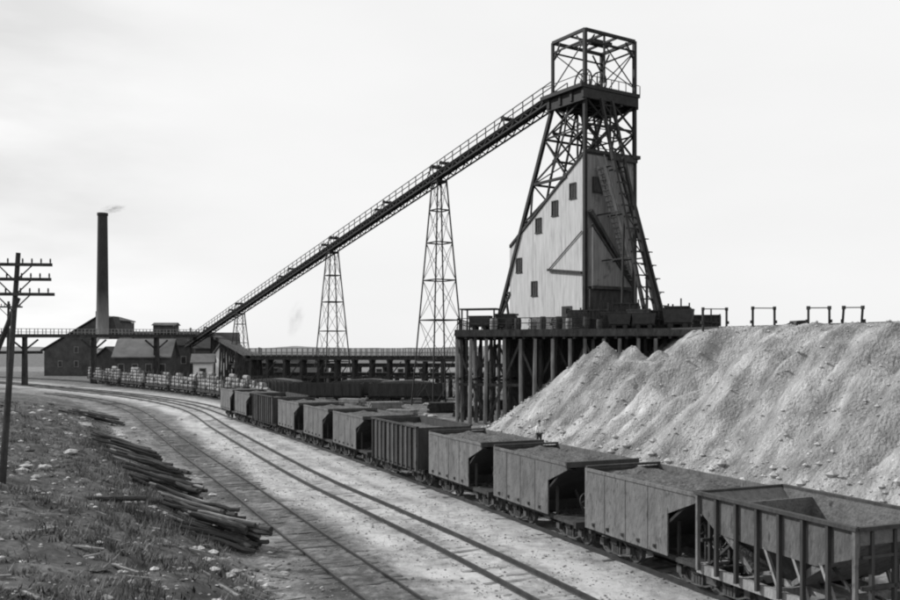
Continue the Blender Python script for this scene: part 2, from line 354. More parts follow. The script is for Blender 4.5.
# plate-sided ore car: vertical far end, sloping near end over an open platform
def ore_car():
    c = thing('ore_car', 'x', 'ore car')
    W = 1.5; zb, zt = .86, 2.9; xl, xr, xt = -3.25, 1.35, 2.72
    for s in (-1, 1):
        y = s*W
        pts = [(xl, y, zb), (xr, y, zb), (xr, y, zb+1.25), (xt, y, zt-.25), (xt, y, zt), (xl, y, zt)]
        mb = MB().prism(pts, (0, -s*.05, 0))
        mb.bar((xl+.1, y+s*.02, zt-.05), (xt, y+s*.02, zt-.05), .05, .09)
        for k in range(5): mb.box(xl+.55+k*.86, y+s*.012, zb+.18, .12, .04, .13)
        for k in range(1, 4): mb.bar((xl+k*1.2, y+s*.008, zb+.02), (xl+k*1.2, y+s*.004, zt-.1), .05, .02)
        p_ = mb.build('side_plate', M_car, c)
        for k in range(5): inst('drain_hole', ME_hole, p_, (xl+.55+k*.86, y+s*.04, zb+.18))
    MB().box(xl+.06, 0, (zb+zt)/2, .06, 2*W-.12, zt-zb-.1).bar((xl+.1, -W, zt+.03), (xl+.1, W, zt+.03), .12, .08).build('end_wall', M_card, c)
    MB().prism([(xt, -W+.06, zt-.05), (xt-.07, -W+.06, zt), (.35, -W+.06, zb+.3), (.35, -W+.06, zb+.2)], (0, 2*W-.12, 0)).box(.55, 0, 1.15, .06, 2*W-.14, .6).build('slope_sheet', M_iron, c)
    MB().box(xt-.02, 0, zt-.06, .14, 2*W+.06, .2).build('end_beam', M_card, c)
    vs_ = []; n = 22; m_ = 9; xe = xt-.12
    for i in range(n+1):
        for j in range(m_+1):
            x = xl+.12+(xe-xl-.12)*i/n; y = -W+.07+(2*W-.14)*j/m_; e_ = max(0, (x-1.2)/(xe-1.2)); hump = .20*math.sin(math.pi*j/m_)*math.sin(math.pi*min(1, i/n*1.15))
            vs_.append((x, y, zt-.17+hump*.3-.5*(.35+.65*j/m_)*math.sin(math.pi*min(1, e_))**.8*.9+.09*fbm(x, y, 1.6, 3, 2)*2))
    MB().add(vs_, [(i*(m_+1)+j, (i+1)*(m_+1)+j, (i+1)*(m_+1)+j+1, i*(m_+1)+j+1) for i in range(n) for j in range(m_)]).build('ore_load', M_ore, c)
    u = MB().box(0, 0, .78, 6.2, .6, .24).box(2.3, 0, .78, 1.5, 2.7, .12).box(0, -1.2, .78, 6.3, .12, .16).box(0, 1.2, .78, 6.3, .12, .16).box(-3.1, 0, .76, .14, 2.8, .2).box(3.1, 0, .76, .14, 2.8, .22)
    coupler(u, 3.05, 1); coupler(u, -3.05, -1)
    for y in (-1.15, 1.15): u.bar((1.45, y, .85), (1.45, y, 1.9), .08)
    u.bar((2.2, -.4, .85), (1.5, -.4, 1.7), .07); u.bar((2.2, .4, .85), (1.5, .4, 1.7), .07)
    u.bar((3.05, -1.3, 1.1), (3.05, -.3, 1.02), .03); u.bar((3.05, -.3, 1.02), (3.05, 1.3, 1.12), .03)
    u.build('underframe', M_tim, c)
    bw_ = MB().tube((2.75, -.7, .8), (2.75, -.7, 1.75), .03, n=6); wheelring(bw_, (2.72, -.7, 1.55), .25); bw_.build('brake_wheel', M_wheel, c)
    truck(c, -2.1); truck(c, 2.1)
    return c
def stake_car():
    c = thing('ribbed_gondola', 'x', 'ore car')
    W = 1.5; zb, zt = .86, 2.95; xl, xr = -3.7, 3.1
    for s in (-1, 1):
        mb = MB().box((xl+xr)/2, s*(W-.06), (zb+zt)/2, xr-xl, .06, zt-zb)
        mb.build('side_board', M_card, c)
        for k in range(11):
            x = xl+.15+k*(xr-xl-.3)/10; MB().box(x, s*(W+.0), (zb+zt)/2-.05, .11, .12, zt-zb+.1).build('stake', M_car if k % 3 else M_tim, c)
        MB().bar((xl, s*W, zt+.03), (xr, s*W, zt+.03), .16, .08).build('top_rail', M_tim, c)
    MB().box(xl, 0, (zb+zt)/2, .07, 2*W-.2, zt-zb).build('end_wall', M_card, c); MB().box(xr, 0, (zb+zt)/2, .07, 2*W-.2, zt-zb).build('end_wall', M_card, c)
    vs_ = []; n = 14; m_ = 7
    for i in range(n+1):
        for j in range(m_+1):
            x = xl+.1+(xr-xl-.2)*i/n; y = -W+.1+(2*W-.2)*j/m_; vs_.append((x, y, zt-.35+.12*fbm(x, y, 1.2, 3, 2)))
    MB().add(vs_, [(i*(m_+1)+j, (i+1)*(m_+1)+j, (i+1)*(m_+1)+j+1, i*(m_+1)+j+1) for i in range(n) for j in range(m_)]).build('ore_load', M_ore, c)
    u = MB().box(-.2, 0, .78, 7.4, .6, .24).box(-.2, -1.25, .74, 7.2, .14, .2).box(-.2, 1.25, .74, 7.2, .14, .2).box(-.2, 0, .845, 6.9, 2.8, .05)
    for x in (-2, 1.6): u.bar((x, -1.25, .62), (x+ (.6 if x < 0 else -.6), -1.25, .38), .04)
    u.bar((-1.4, -1.25, .38), (1, -1.25, .38), .04)
    coupler(u, 3.4, 1); coupler(u, -3.8, -1); u.build('underframe', M_tim, c)
    truck(c, -2.6); truck(c, 2.2)
    return c
def hopper_car():
    c = thing('hopper_car', 'x', 'ore car')
    W = 1.55; zt = 2.92; xl, xr = -2.78, 2.78; zs = 1.92
    for s in (-1, 1):
        y = s*(W-.05)
        mb = MB().prism([(xl, y, zt), (xl, y, zt-.45), (xl+.75, y, zs+.05), (xl+1.1, y, zs), (xr-1.25, y, zs-.08), (xr, y, zt-.62), (xr, y, zt)], (0, -s*.04, 0))
        mb.build('side_sheet', M_car, c)
        for k in range(8):
            x = xl+.04+k*(xr-xl-.08)/7; MB().box(x, s*W, (zt+.78)/2, .085, .11, zt-.78).build('stake', M_card if k % 7 else M_car, c)
        MB().bar((xl-.05, s*(W+.01), zt+.03), (xr+.05, s*(W+.01), zt+.03), .16, .09).build('top_rail', M_card, c)
        # inward sloping lower sheet
        MB().prism([(xl+.9, y-s*.03, zs+.1), (xr-1.2, y-s*.03, zs+.02), (xr-2.2, s*.45, .95), (xl+2.0, s*.45, .95)], (0, -s*.04, -.02)).build('slope_sheet', M_card, c)
        for x in (-.2, .75, 1.65): MB().bar((x, s*(W-.1), zs+.02), (x+.45, s*(W-.15), .9), .10, .07).build('strut', M_timp, c)
        MB().box(0, s*1.38, .80, 5.7, .16, .26).build('side_sill', M_timp, c)
    for s, x in ((-1, xl), (1, xr)):
        e_ = MB().prism([(x, -W+.1, zt), (x-s*.06, -W+.1, zt), (x-s*2.1, -W+.1, 1.25), (x-s*2.05, -W+.1, 1.15), (x, -W+.1, zt-.35)], (0, 2*W-.2, 0)); e_.build('end_slope_sheet', M_carin, c)
        MB().box(x+s*.02, 0, zt+.03, .12, 2*W, .09).build('end_rail', M_card, c)
        f = MB()
        for y in (-1.1, -.4, .4, 1.1): f.bar((x, y, .85), (x, y, zt-.05), .09)
        f.bar((x, -1.4, 1.6), (x, 1.4, 1.6), .09); f.bar((x, -1.4, 2.3), (x, 1.4, 2.3), .07)
        for y in (-1.1, 1.1): f.bar((x, y, .9), (x-s*1.2, y, 1.9), .07)
        f.build('end_frame', M_card, c)
    MB().box(-1.55, 0, 2.55, .06, 2*W-.25, .55).build('cross_partition', M_carin, c)
    for s in (-1, 1):
        MB().prism([(xl+.1, s*(W-.10), zt-.02), (xr-.1, s*(W-.10), zt-.02), (xr-1.2, s*(W-.13), zs+.02), (xl+1.0, s*(W-.13), zs+.1)], (0, -s*.02, 0)).build('inner_lining', M_carin, c)
    vs_ = []; n = 16; m_ = 8
    for i in range(n+1):
        for j in range(m_+1):
            x = -2.3+4.6*i/n; y = -1.4+2.8*j/m_; vs_.append((x, y, 2.05+.25*abs(x)/2.3+.08*fbm(x, y, 1.5, 3, 7)))
    MB().add(vs_, [(i*(m_+1)+j, (i+1)*(m_+1)+j, (i+1)*(m_+1)+j+1, i*(m_+1)+j+1) for i in range(n) for j in range(m_)]).build('ore_load', M_carin, c)
    u = MB().box(0, 0, .80, 6.4, .5, .26).box(-2.85, 0, .80, .16, 2.9, .26).box(2.85, 0, .80, .16, 2.9, .26)
    coupler(u, 3.15, 1); coupler(u, -3.15, -1)
    for x in (-1.2, 0, 1.2): u.box(x, 0, .8, .16, 2.6, .2)
    u.build('underframe', M_timp, c)
    bw_ = MB().tube((-3.35, -.8, .85), (-3.35, -.8, 1.9), .03, n=6); wheelring(bw_, (-3.35, -.8, 1.7), .25); bw_.build('brake_wheel', M_wheel, c)
    truck(c, -2.1); truck(c, 2.1)
    return c
protoA = ore_car(); protoC = stake_car(); protoB = hopper_car()
usedA = usedC = False
GR_CAR = 'ore cars coupled in one long train'
# (type, distance of the far end of the car from the far end of the hopper, centre offset, label)
cars = [
 ('B', .55, 2.78, 'open empty steel hopper car with vertical stakes, nearest car of the train at right edge'),
 ('A', 6.75, 3.25, 'grey plate-sided ore car coupled directly behind the open stake-sided hopper, second nearest'),
 ('A', 13.7, 3.25, 'grey plate-sided ore car, third from the near end of the train'),
 ('A', 20.8, 3.25, 'grey plate-sided ore car coupled in front of the nearer dark ribbed gondola'),
 ('C', 29.2, 3.7, 'dark ribbed gondola with vertical stakes, the nearer of the two ribbed ones'),
 ('A', 36.6, 3.25, 'grey plate-sided ore car coupled just behind the nearer dark ribbed gondola'),
 ('A', 43.8, 3.25, 'grey plate-sided ore car midway between the two dark ribbed gondolas'),
 ('A', 51.0, 3.25, 'grey plate-sided ore car coupled in front of the farther dark ribbed gondola'),
 ('C', 59.2, 3.7, 'dark ribbed gondola with vertical stakes, the farther and smaller-looking of the two'),
 ('A', 66.4, 3.25, 'small grey plate-sided ore car next to last at the far end of the ore train'),
 ('A', 73.4, 3.25, 'farthest grey plate-sided ore car, last of the ore train beside the log train')]
CARPOS = []
for typ, dist, co_, lab in cars:
    if typ == 'B': o = protoB
    elif typ == 'A': o = protoA if not usedA else copy_tree(protoA); usedA = True
    else: o = protoC if not usedC else copy_tree(protoC); usedC = True
    p, a = frame_at(ORE, dist-co_+4.0, 25.3-3.7)
    o.location = (p[0], p[1], .175); o.rotation_euler = (0, 0, a); tag(o, lab, 'ore car', GR_CAR); CARPOS.append(p)

# ---------------------------------------------------------------- log train
def flatcar():
    c = thing('flatcar', 'x', 'flatcar')
    MB().box(0, 0, .95, 11, 2.8, .14).build('deck', M_tim, c)
    u = MB().box(0, -1.3, .78, 11, .15, .24).box(0, 1.3, .78, 11, .15, .24).box(0, 0, .76, 11.2, .5, .24); coupler(u, 5.5, 1); coupler(u, -5.5, -1)
    u.bar((-3, -1.3, .62), (-1.5, -1.3, .35), .05).bar((-1.5, -1.3, .35), (1.5, -1.3, .35), .05).bar((1.5, -1.3, .35), (3, -1.3, .62), .05)
    u.build('underframe', M_iron, c)
    for k in range(6):
        for s in (-1, 1): MB().box(-5.2+k*2.08, s*1.42, 2.0, .12, .1, 2.3).build('stake', M_tim, c)
    truck(c, -4); truck(c, 4)
    return c
proto_log = MB().tube((-1.0, 0, 0), (1.0, 0, 0), .27, .24, 9).mesh('pale_log', M_logp)
proto_logw = MB().tube((-1.0, 0, 0), (1.0, 0, 0), .25, .27, 9).mesh('dark_log', M_timp)
fc = flatcar()
for i in range(8):
    o = fc if i == 0 else copy_tree(fc)
    p, a = frame_at(LOGT, i*12.4+.1, 103)
    o.location = (p[0], p[1], .175); o.rotation_euler = (0, 0, a)
    lab = ['nearest flatcar of the pale log train, end beside the last ore cars', 'second flatcar from the near end of the log train', 'third flatcar from the near end of the log train', 'fourth flatcar from the near end, mid log train',
           'fifth flatcar from the near end, past the middle of the log train', 'third flatcar from the far end of the log train', 'next to last flatcar at far end of the log train', 'farthest flatcar of the log train by the overhead trestle bent'][i]
    tag(o, lab, 'flatcar', 'flatcars of the log train')
    Mx = Matrix.Translation(o.location) @ Matrix.Rotation(a, 4, 'Z')
    for k in range(5):
        lv = random.choice([4, 4, 5, 3, 3]); top_ = random.random()
        for j in range(lv):
            for yy in ((-1.02, -.50) if j < lv-1 else (-.9,)):
                l = bpy.data.objects.new('pale_log', proto_log if random.random() < .65 else proto_logw); COL.objects.link(l)
                l.location = Mx @ Vector((-4.15+k*2.08+random.uniform(-.22, .22), yy+random.uniform(-.08, .12), 1.29+j*.50+random.uniform(-.03, .03))); l.rotation_euler = (0, 0, a+random.uniform(-.10, .10))
                wh = ['nearest', 'second', 'third', 'fourth', 'fifth', 'sixth', 'seventh', 'farthest'][i]; tag(l, 'short '+('pale peeled' if l.data == proto_log else 'grey weathered')+' log stacked on the '+wh+' flatcar of the log train', 'log', ('pale' if l.data == proto_log else 'grey')+' logs on the '+wh+' flatcar')

# ---------------------------------------------------------------- ore pile
PT = catmull([(34, 4), (25.5, 22), (19.3, 36.5), (13.4, 50), (8.2, 63), (4.6, 73), (3.4, 80), (6, 90), (14, 100), (40, 118), (80, 130)], 1.0)
xs = np.arange(2, 60, .30); ys = np.arange(14, 118, .34)
PX, PY = np.meshgrid(xs, ys)
dP, sP = sdist(PX, PY, PT); dP = -dP
H = np.zeros(PX.shape)
for j in range(PX.shape[0]):
    for i in range(PX.shape[1]):
        d = dP[j, i]
        if d < -1.2: H[j, i] = -.3; continue
        if d > 24: H[j, i] = 8.55+.06*fbm(PX[j, i], PY[j, i], .4, 2); continue
        s = sP[j, i]; x = PX[j, i]; y = PY[j, i]
        d2 = d + .9*noise.noise(Vector((s*.16, 0, 3))) + .35*noise.noise(Vector((s*.55, d*.05, 8)))
        if y < 64 or x > 20.5: cap = 8.6
        else:
            pk = -.85
            cap = 8.6 + (6.85+pk-8.6)*min((y-64)/5, 1)*min((20.5-x)/3.0, 1)
        edge = 12.4 + 1.3*noise.noise(Vector((s*.11, 5, 0)))+.8*noise.noise(Vector((s*.4, 9, 0)))
        kp = min(max((y-64)/8, 0), 1)*(1 if x < 21 else 0); edge *= 1-.24*kp
        t_ = min(max(d2/edge, 0), 1.0)
        h = cap*(.93*t_ + .07*t_*t_)
        k = math.sin(math.pi*min(max(d2/(edge+.5), 0), 1))
        r1 = abs(noise.noise(Vector((s*.22+d*.05, d*.05, 21)))); r2 = abs(noise.noise(Vector((s*.6+d*.12, d*.09, 40))))
        sw = s + d*.10 + 1.3*noise.noise(Vector((s*.12, d*.16, 77)))
        g1 = abs(noise.noise(Vector((sw*.17, d*.035, 21)))); g2 = abs(noise.noise(Vector((sw*.42, d*.06, 40)))); g3 = abs(noise.noise(Vector((sw*1.05, d*.10, 55))))
        up = math.sin(math.pi*min(max(t_, 0), 1)**1.25)
        h += up*(4.8*(g1-.20)*(1-.6*kp) + 2.1*(g2-.16)*(1-.4*kp) + .9*(g3-.15)) + k*.55*fbm(x, y, .45, 5, 6)
        h += .5*min(k*2, 1)*abs(noise.noise(Vector((s*1.3+d*.2, d*.16, 60))))
        h = min(h, cap+.12)
        if kp > 0:                       # steep cones tipped from the platform edge
            rr_ = .35*noise.noise(Vector((x*.9, y*.9, 4)))
            for ax_, ay_, az_ in ((13.1, 76.6, 7.75), (15.35, 75.4, 7.45), (17.3, 74.4, 7.1), (11.6, 77.6, 6.6)):
                r_ = math.hypot(x-ax_, y-ay_); h = max(h, az_-r_*(.86+.22*noise.noise(Vector((math.atan2(y-ay_, x-ax_)*2.2, ax_, 1))))+rr_*min(r_, 1)*.6)
        h += (.16*fbm(x, y, 1.7, 4, 2) + .05*fbm(x, y, 4.1, 2, 4))*min(max(d+.5, 0), 1)*(1 if t_ < 1 else .7)
        H[j, i] = h if d > -.3 else h-.3
idp = np.arange(PX.size).reshape(PX.shape)
keep = (dP[:-1, :-1] > -1) & (dP[1:, 1:] > -1) & (dP[1:, :-1] > -1) & (dP[:-1, 1:] > -1)
F = np.stack([idp[:-1, :-1], idp[:-1, 1:], idp[1:, 1:], idp[1:, :-1]], -1)[keep]
me = bpy.data.meshes.new('rock_pile'); me.from_pydata(np.column_stack([PX.ravel(), PY.ravel(), H.ravel()]).tolist(), [], F.tolist())
import bmesh
bm = bmesh.new(); bm.from_mesh(me); bmesh.ops.delete(bm, geom=[v for v in bm.verts if not v.link_faces], context='VERTS'); bm.to_mesh(me); bm.free()
me.polygons.foreach_set('use_smooth', np.ones(len(me.polygons), bool))
M_pile = mat('pale_mine_rock', .15, .38, .35, .95, (1, 1, .6), 1.0, 7, 10, contrast=(.36, .62), spots=(5, .60, .42))
t = M_pile.node_tree; b = t.nodes['Principled BSDF']; src = b.inputs['Base Color'].links[0].from_socket
co = t.nodes.new('ShaderNodeTexCoord'); mp_ = t.nodes.new('ShaderNodeMapping'); mp_.vector_type = 'TEXTURE'; mp_.inputs['Rotation'].default_value = (0, 0, math.atan2(.55, .83)); mp_.inputs['Scale'].default_value = (6, 1, 6)
t.links.new(co.outputs['Object'], mp_.inputs[0]); ns = t.nodes.new('ShaderNodeTexNoise'); ns.inputs['Scale'].default_value = .8; ns.inputs['Detail'].default_value = 7; ns.inputs['Roughness'].default_value = .7; t.links.new(mp_.outputs[0], ns.inputs[0])
mr = t.nodes.new('ShaderNodeMapRange'); mr.inputs[1].default_value = .3; mr.inputs[2].default_value = .7; mr.inputs[3].default_value = .38; mr.inputs[4].default_value = 1.45; t.links.new(ns.outputs[0], mr.inputs[0])
vm = t.nodes.new('ShaderNodeVectorMath'); vm.operation = 'SCALE'; t.links.new(src, vm.inputs[0]); t.links.new(mr.outputs[0], vm.inputs['Scale']); t.links.new(vm.outputs[0], b.inputs['Base Color'])
for n_ in t.nodes:
    if n_.type == 'BUMP': n_.inputs['Distance'].default_value = .22
me.materials.append(M_pile)
pile = bpy.data.objects.new('rock_pile', me); COL.objects.link(pile)
tag(pile, 'huge pale pile of crushed mine rock sloping down behind the ore cars', 'rock pile')
def pile_h(x, y):
    i = int((x-xs[0])/.30); j = int((y-ys[0])/.34)
    return H[min(max(j, 0), H.shape[0]-1), min(max(i, 0), H.shape[1]-1)]
def rock_mesh(seed, m, flat=.7):
    rnd = random.Random(seed); bm = bmesh.new(); bmesh.ops.create_icosphere(bm, subdivisions=2, radius=1)
    for v in bm.verts:
        k = 1+.35*noise.noise(v.co*1.3+Vector((seed, 0, 0)))+.12*noise.noise(v.co*3+Vector((0, seed, 0))); v.co *= k; v.co.z *= flat
    me_ = bpy.data.meshes.new('rock'); bm.to_mesh(me_); bm.free(); me_.materials.append(m); return me_
# rubble strewn over the pile
mb = MB(); ico = [(0, 0, 1), (.9, 0, .3), (.28, .85, .4), (-.72, .52, .4), (-.72, -.52, .4), (.28, -.85, .4), (0, 0, -.6)]
icf = [(0, 1, 2), (0, 2, 3), (0, 3, 4), (0, 4, 5), (0, 5, 1), (6, 2, 1), (6, 3, 2), (6, 4, 3), (6, 5, 4), (6, 1, 5)]
flatd = dP.ravel(); cand = np.where((flatd > -.6) & (flatd < 14) & (PY.ravel() < 84))[0]
for q in range(9000):
    c_ = int(cand[random.randrange(len(cand))]); x = PX.ravel()[c_]; y = PY.ravel()[c_]; d = flatd[c_]
    if random.random() < d/22: continue
    s = min(.26 if d < 3 else .15, .03*(1/max(random.random(), .02))**.5)*(1.0+.5*(d < 2))
    a = random.uniform(0, 6.28); z = H.ravel()[c_]
    if z < -.1: z = 0
    mb.add([(x+s*(p[0]*math.cos(a)-p[1]*math.sin(a))*random.uniform(.7, 1.3), y+s*(p[0]*math.sin(a)+p[1]*math.cos(a)), z+s*p[2]) for p in ico], icf)
M_rub = mat('broken_rock', .22, .45, 2, .95)
o = mb.build('rubble', M_rub, pile); o['kind'] = 'stuff'

# ---------------------------------------------------------------- timber platform under the headframe
z0, z1 = 7.9, 8.8
plat = thing('timber_platform', 'high dark timber trestle platform carrying the tall headframe', 'platform', (12, 88, 0))
O = Vector((12, 88, 0))
A_, B_, C_, D_ = Vector((.6, 84, 0)), Vector((20.6, 76.6, 0)), Vector((32, 94, 0)), Vector((2.6, 103, 0))
deckpts = [p-O+Vector((0, 0, z1-.14)) for p in (A_, B_, C_, D_)]
MB().prism(deckpts, (0, 0, .14)).build('deck', M_tim, plat)
def lerp(a, b, t_): return a+(b-a)*t_
gm_ = MB()
for k in range(9):
    t_ = k/8; p = lerp(A_, D_, t_)-O; q = lerp(B_, C_, t_)-O; gm_.bar(p+Vector((0, 0, z1-.42)), q+Vector((0, 0, z1-.42)), .3, .5)
for k in range(24):
    t_ = k/23; p = lerp(A_, B_, t_)-O; q = lerp(D_, C_, t_)-O; gm_.bar(p+Vector((0, 0, z1-.72))*1, q+Vector((0, 0, z1-.72)), .22, .3)
gm_.build('girder', M_tim, plat)
fb = MB(); fb.bar(A_-O+Vector((-.0, -.12, z1-.3)), B_-O+Vector((0, -.12, z1-.3)), .12, .62); fb.bar(A_-O+Vector((-.12, 0, z1-.3)), D_-O+Vector((-.12, 0, z1-.3)), .12, .62); fb.build('edge_beam', M_tim, plat)
npost = 0
for r in range(6):
    t2 = [0, .11, .24, .42, .66, 1][r]
    n = 13 if r < 2 else 11
    for k in range(n):
        t_ = k/(n-1)*.86
        p = lerp(lerp(A_, B_, t_), lerp(D_, C_, t_), t2)-O
        j = Vector((random.uniform(-.18, .18), random.uniform(-.18, .18), 0)) if r else Vector((random.uniform(-.1, .1), .1, 0))
        MB().tube(p+j*2.2, p+j+Vector((0, 0, z1-.85)), .19, .16, 8).build('post', M_post if (r == 0 or random.random() < .2) else M_tim, plat); npost += 1
br = MB()
for r, t2 in ((0, 0), (1, .11), (3, .42)):
    for k in range(0, 10, 2):
        p = lerp(lerp(A_, B_, k/12*.86), lerp(D_, C_, k/12*.86), t2)-O+Vector((0, .25, 0)); q = lerp(lerp(A_, B_, (k+2)/12*.86), lerp(D_, C_, (k+2)/12*.86), t2)-O+Vector((0, .25, 0))
        if (k//2+r) % 2: br.bar(p+Vector((0, 0, .3)), q+Vector((0, 0, z1-1.3)), .1, .2)
        else: br.bar(p+Vector((0, 0, z1-1.3)), q+Vector((0, 0, .3)), .1, .2)
for t2 in (0, .24, .66):
    p = lerp(A_, D_, t2)-O; q = lerp(lerp(A_, B_, .30), lerp(D_, C_, .3), t2)-O; br.bar(p+Vector((0, .2, 3.7)), q+Vector((0, .2, 3.7)), .12, .25)
for k in (0, 1, 2, 3):
    p = lerp(lerp(A_, B_, k/12*.86), lerp(D_, C_, k/12*.86), 0)-O; q = lerp(lerp(A_, B_, k/12*.86), lerp(D_, C_, k/12*.86), 1)-O; br.bar(p+Vector((.2, 0, 4.2)), q+Vector((.2, 0, 4.2)), .12, .25)
    br.bar(p+Vector((.2, 0, .4)), lerp(p, q, .24)+Vector((.2, 0, 7.4)), .1, .2); br.bar(lerp(p, q, .42)+Vector((.2, 0, .4)), lerp(p, q, .24)+Vector((.2, 0, 7.4)), .1, .2)
br.build('brace', M_tim, plat)
# plank bin wall under the deck behind the posts
p = lerp(lerp(A_, B_, .20), lerp(D_, C_, .20), .30)-O; q = lerp(lerp(A_, B_, .98), lerp(D_, C_, .98), .30)-O
MB().prism([p, q, q+Vector((0, 0, 7.9)), p+Vector((0, 0, 7.9))], (0, .12, 0)).build('plank_wall', M_iron, plat)
# railing round the deck
rl = MB()
def rail_line(mb, p, q, z, n, h=1.05, w_=.09, rails=(1.0, .55)):
    for k in range(n+1):
        c_ = lerp(p, q, k/n); mb.bar(c_+Vector((0, 0, z)), c_+Vector((0, 0, z+h)), w_)
    for r_ in rails: mb.bar(p+Vector((0, 0, z+r_*h)), q+Vector((0, 0, z+r_*h)), w_*.8)
rail_line(rl, A_-O+Vector((.1, .1, 0)), lerp(A_, B_, .5)-O+Vector((.1, .1, 0)), z1, 9); rail_line(rl, A_-O+Vector((.1, .1, 0)), D_-O+Vector((.1, -.1, 0)), z1, 12)
rl.build('railing', M_tim, plat)

# ---------------------------------------------------------------- headframe
TH = R(33); N0 = Vector((12.9, 86, 0)); Wa, Wb = 6.5, 4.8; LB = 14.6
hf = thing('headframe', 'tall dark steel mine headframe tower with pale boarded housing on the platform', 'mine headframe', (12.9, 86, z1), TH)
zz = lambda z: z-z1                       # local z
zt, zd = 37.6, 32.4
def post(p, q, w_=.32): MB().bar(p, q, w_).build('post', M_truss, hf)
post((0, 0, 0), (0, 0, zz(zt))); post((Wa, 0, 0), (Wa, 0, zz(zt)))
post((0, Wb, zz(31.0)), (0, Wb, zz(zt)), .26); post((Wa, Wb, zz(31.0)), (Wa, Wb, zz(zt)), .26)
for a in (0, Wa): MB().bar((a, Wb, zz(31.2)), (a, LB, 0), .36).build('back_leg', M_truss, hf)
def legb(z): return Wb+(LB-Wb)*(31.2-z)/(31.2-z1)
# top frame
tf = MB()
for z, w_ in ((zt, .28), (zt-1.0, .14)):
    for p, q in (((0, 0), (Wa, 0)), ((Wa, 0), (Wa, Wb)), ((Wa, Wb), (0, Wb)), ((0, Wb), (0, 0))): tf.bar((p[0], p[1], zz(z)), (q[0], q[1], zz(z)), w_)
tf.bar((Wa*.38, 0, zz(zt)), (Wa*.38, Wb, zz(zt)), .22); tf.bar((Wa*.66, 0, zz(zt)), (Wa*.66, Wb, zz(zt)), .2); tf.bar((0, Wb*.5, zz(zt)), (Wa, Wb*.5, zz(zt)), .16)
tf.box(Wa*.7, Wb*.6, zz(zt)+.25, 2.4, 1.0, .35)
for a in (0, Wa):
    for b_ in (0, Wb):
        sa = 1 if a == 0 else -1; sb = 1 if b_ == 0 else -1
        tf.bar((a, b_, zz(zt-1.9)), (a+sa*1.2, b_, zz(zt-.3)), .13); tf.bar((a, b_, zz(zt-1.9)), (a, b_+sb*1.2, zz(zt-.3)), .13)
tf.build('top_frame', M_truss, hf)
xb = MB()
def xbrace(mb, p1, p2, p3, p4, w_=.1): mb.bar(p1, p3, w_); mb.bar(p2, p4, w_)
za, zb_ = zz(zt-1), zz(zd+.5)
for c1, c2 in (((0, 0), (0, Wb)), ((Wa, 0), (Wa, Wb)), ((0, Wb), (Wa, Wb))):
    if c1 == (0, Wb) : continue
    xbrace(xb, (*c1, zb_), (*c2, zb_), (*c2, za), (*c1, za), .09)
xbrace(xb, (Wa*.38, 0, zb_), (Wa, 0, zb_), (Wa, 0, za), (Wa*.38, 0, za), .09)
xb.bar((Wa*.38, 0, zb_), (Wa*.38, 0, zz(zt)), .16)
# lower face bracing, right-hand face
lv = [31.2, 28.6, 25.8]
for i in range(2):
    zu, zl = zz(lv[i]), zz(lv[i+1])
    for b_ in (0, Wb):
        xbrace(xb, (0, b_, zl), (Wa*.5, b_, zl), (Wa*.5, b_, zu), (0, b_, zu), .14); xbrace(xb, (Wa*.5, b_, zl), (Wa, b_, zl), (Wa, b_, zu), (Wa*.5, b_, zu), .16)
        xb.bar((0, b_, zl), (Wa, b_, zl), .2); xb.bar((Wa*.5, b_, zl), (Wa*.5, b_, zu), .16)
# left-hand faces between post and back leg
lv = [31.2, 28.2, 23.9, 20.0, 16.4]
for a in (0, Wa):
    for i in range(len(lv)-1):
        u_, l_ = lv[i], lv[i+1]; bu, bl = legb(u_), legb(l_)
        roofb = lambda z: min(11.9, max(0, (25.7-z)/(25.7-17.65)*11.9))
        s0, s1 = (roofb(u_) if a == 0 else 0), (roofb(l_) if a == 0 else 0)
        if bl-s1 > .4: xb.bar((a, s1, zz(l_)), (a, bl, zz(l_)), .26 if i == 1 else .14)
        if s1 < bl: xb.bar((a, s0, zz(u_)), (a, bl, zz(l_)), .15); xb.bar((a, bu, zz(u_)), (a, s1, zz(l_)), .15)
        if i < 2: xb.bar((a, (s0+bu)/2, zz(u_)), (a, (s1+bl)/2, zz(l_)), .14)
for i in range(len(lv)):
    b_ = legb(lv[i]); xb.bar((0, b_, zz(lv[i])), (Wa, b_, zz(lv[i])), .2)
    if i < len(lv)-1: c_ = legb(lv[i+1]); xbrace(xb, (0, b_, zz(lv[i])), (Wa, b_, zz(lv[i])), (Wa, c_, zz(lv[i+1])), (0, c_, zz(lv[i+1])), .12)
b_ = legb(13); xb.bar((0, b_, zz(13)), (Wa, b_, zz(13)), .2); xbrace(xb, (0, b_, zz(13)), (Wa, b_, zz(13)), (Wa, legb(9), 0), (0, legb(9), 0), .14)
xb.bar((0, 11.9, zz(13)), (0, legb(13), zz(13)), .2); xb.bar((0, 11.9, zz(9.2)), (0, legb(13), zz(13)), .2); xb.bar((0, 11.9, zz(12.9)), (0, legb(9.2), zz(9.2)), .2)
# inner skip guides and inclined shaft members
for a in (1.6, 3.2, 4.8):
    xb.bar((a, 1.4, zz(25.7)), (a, 2.6, zz(31.5)), .16)
    xb.bar((a, Wb, zz(31.5)), (a, 8.2, zz(21)), .18)
for k in range(8): xb.bar((1.6, 1.5+.15*k, zz(26.2+.7*k)), (4.8, 1.5+.15*k, zz(26.2+.7*k)), .07)
xb.build('bracing', M_truss, hf)
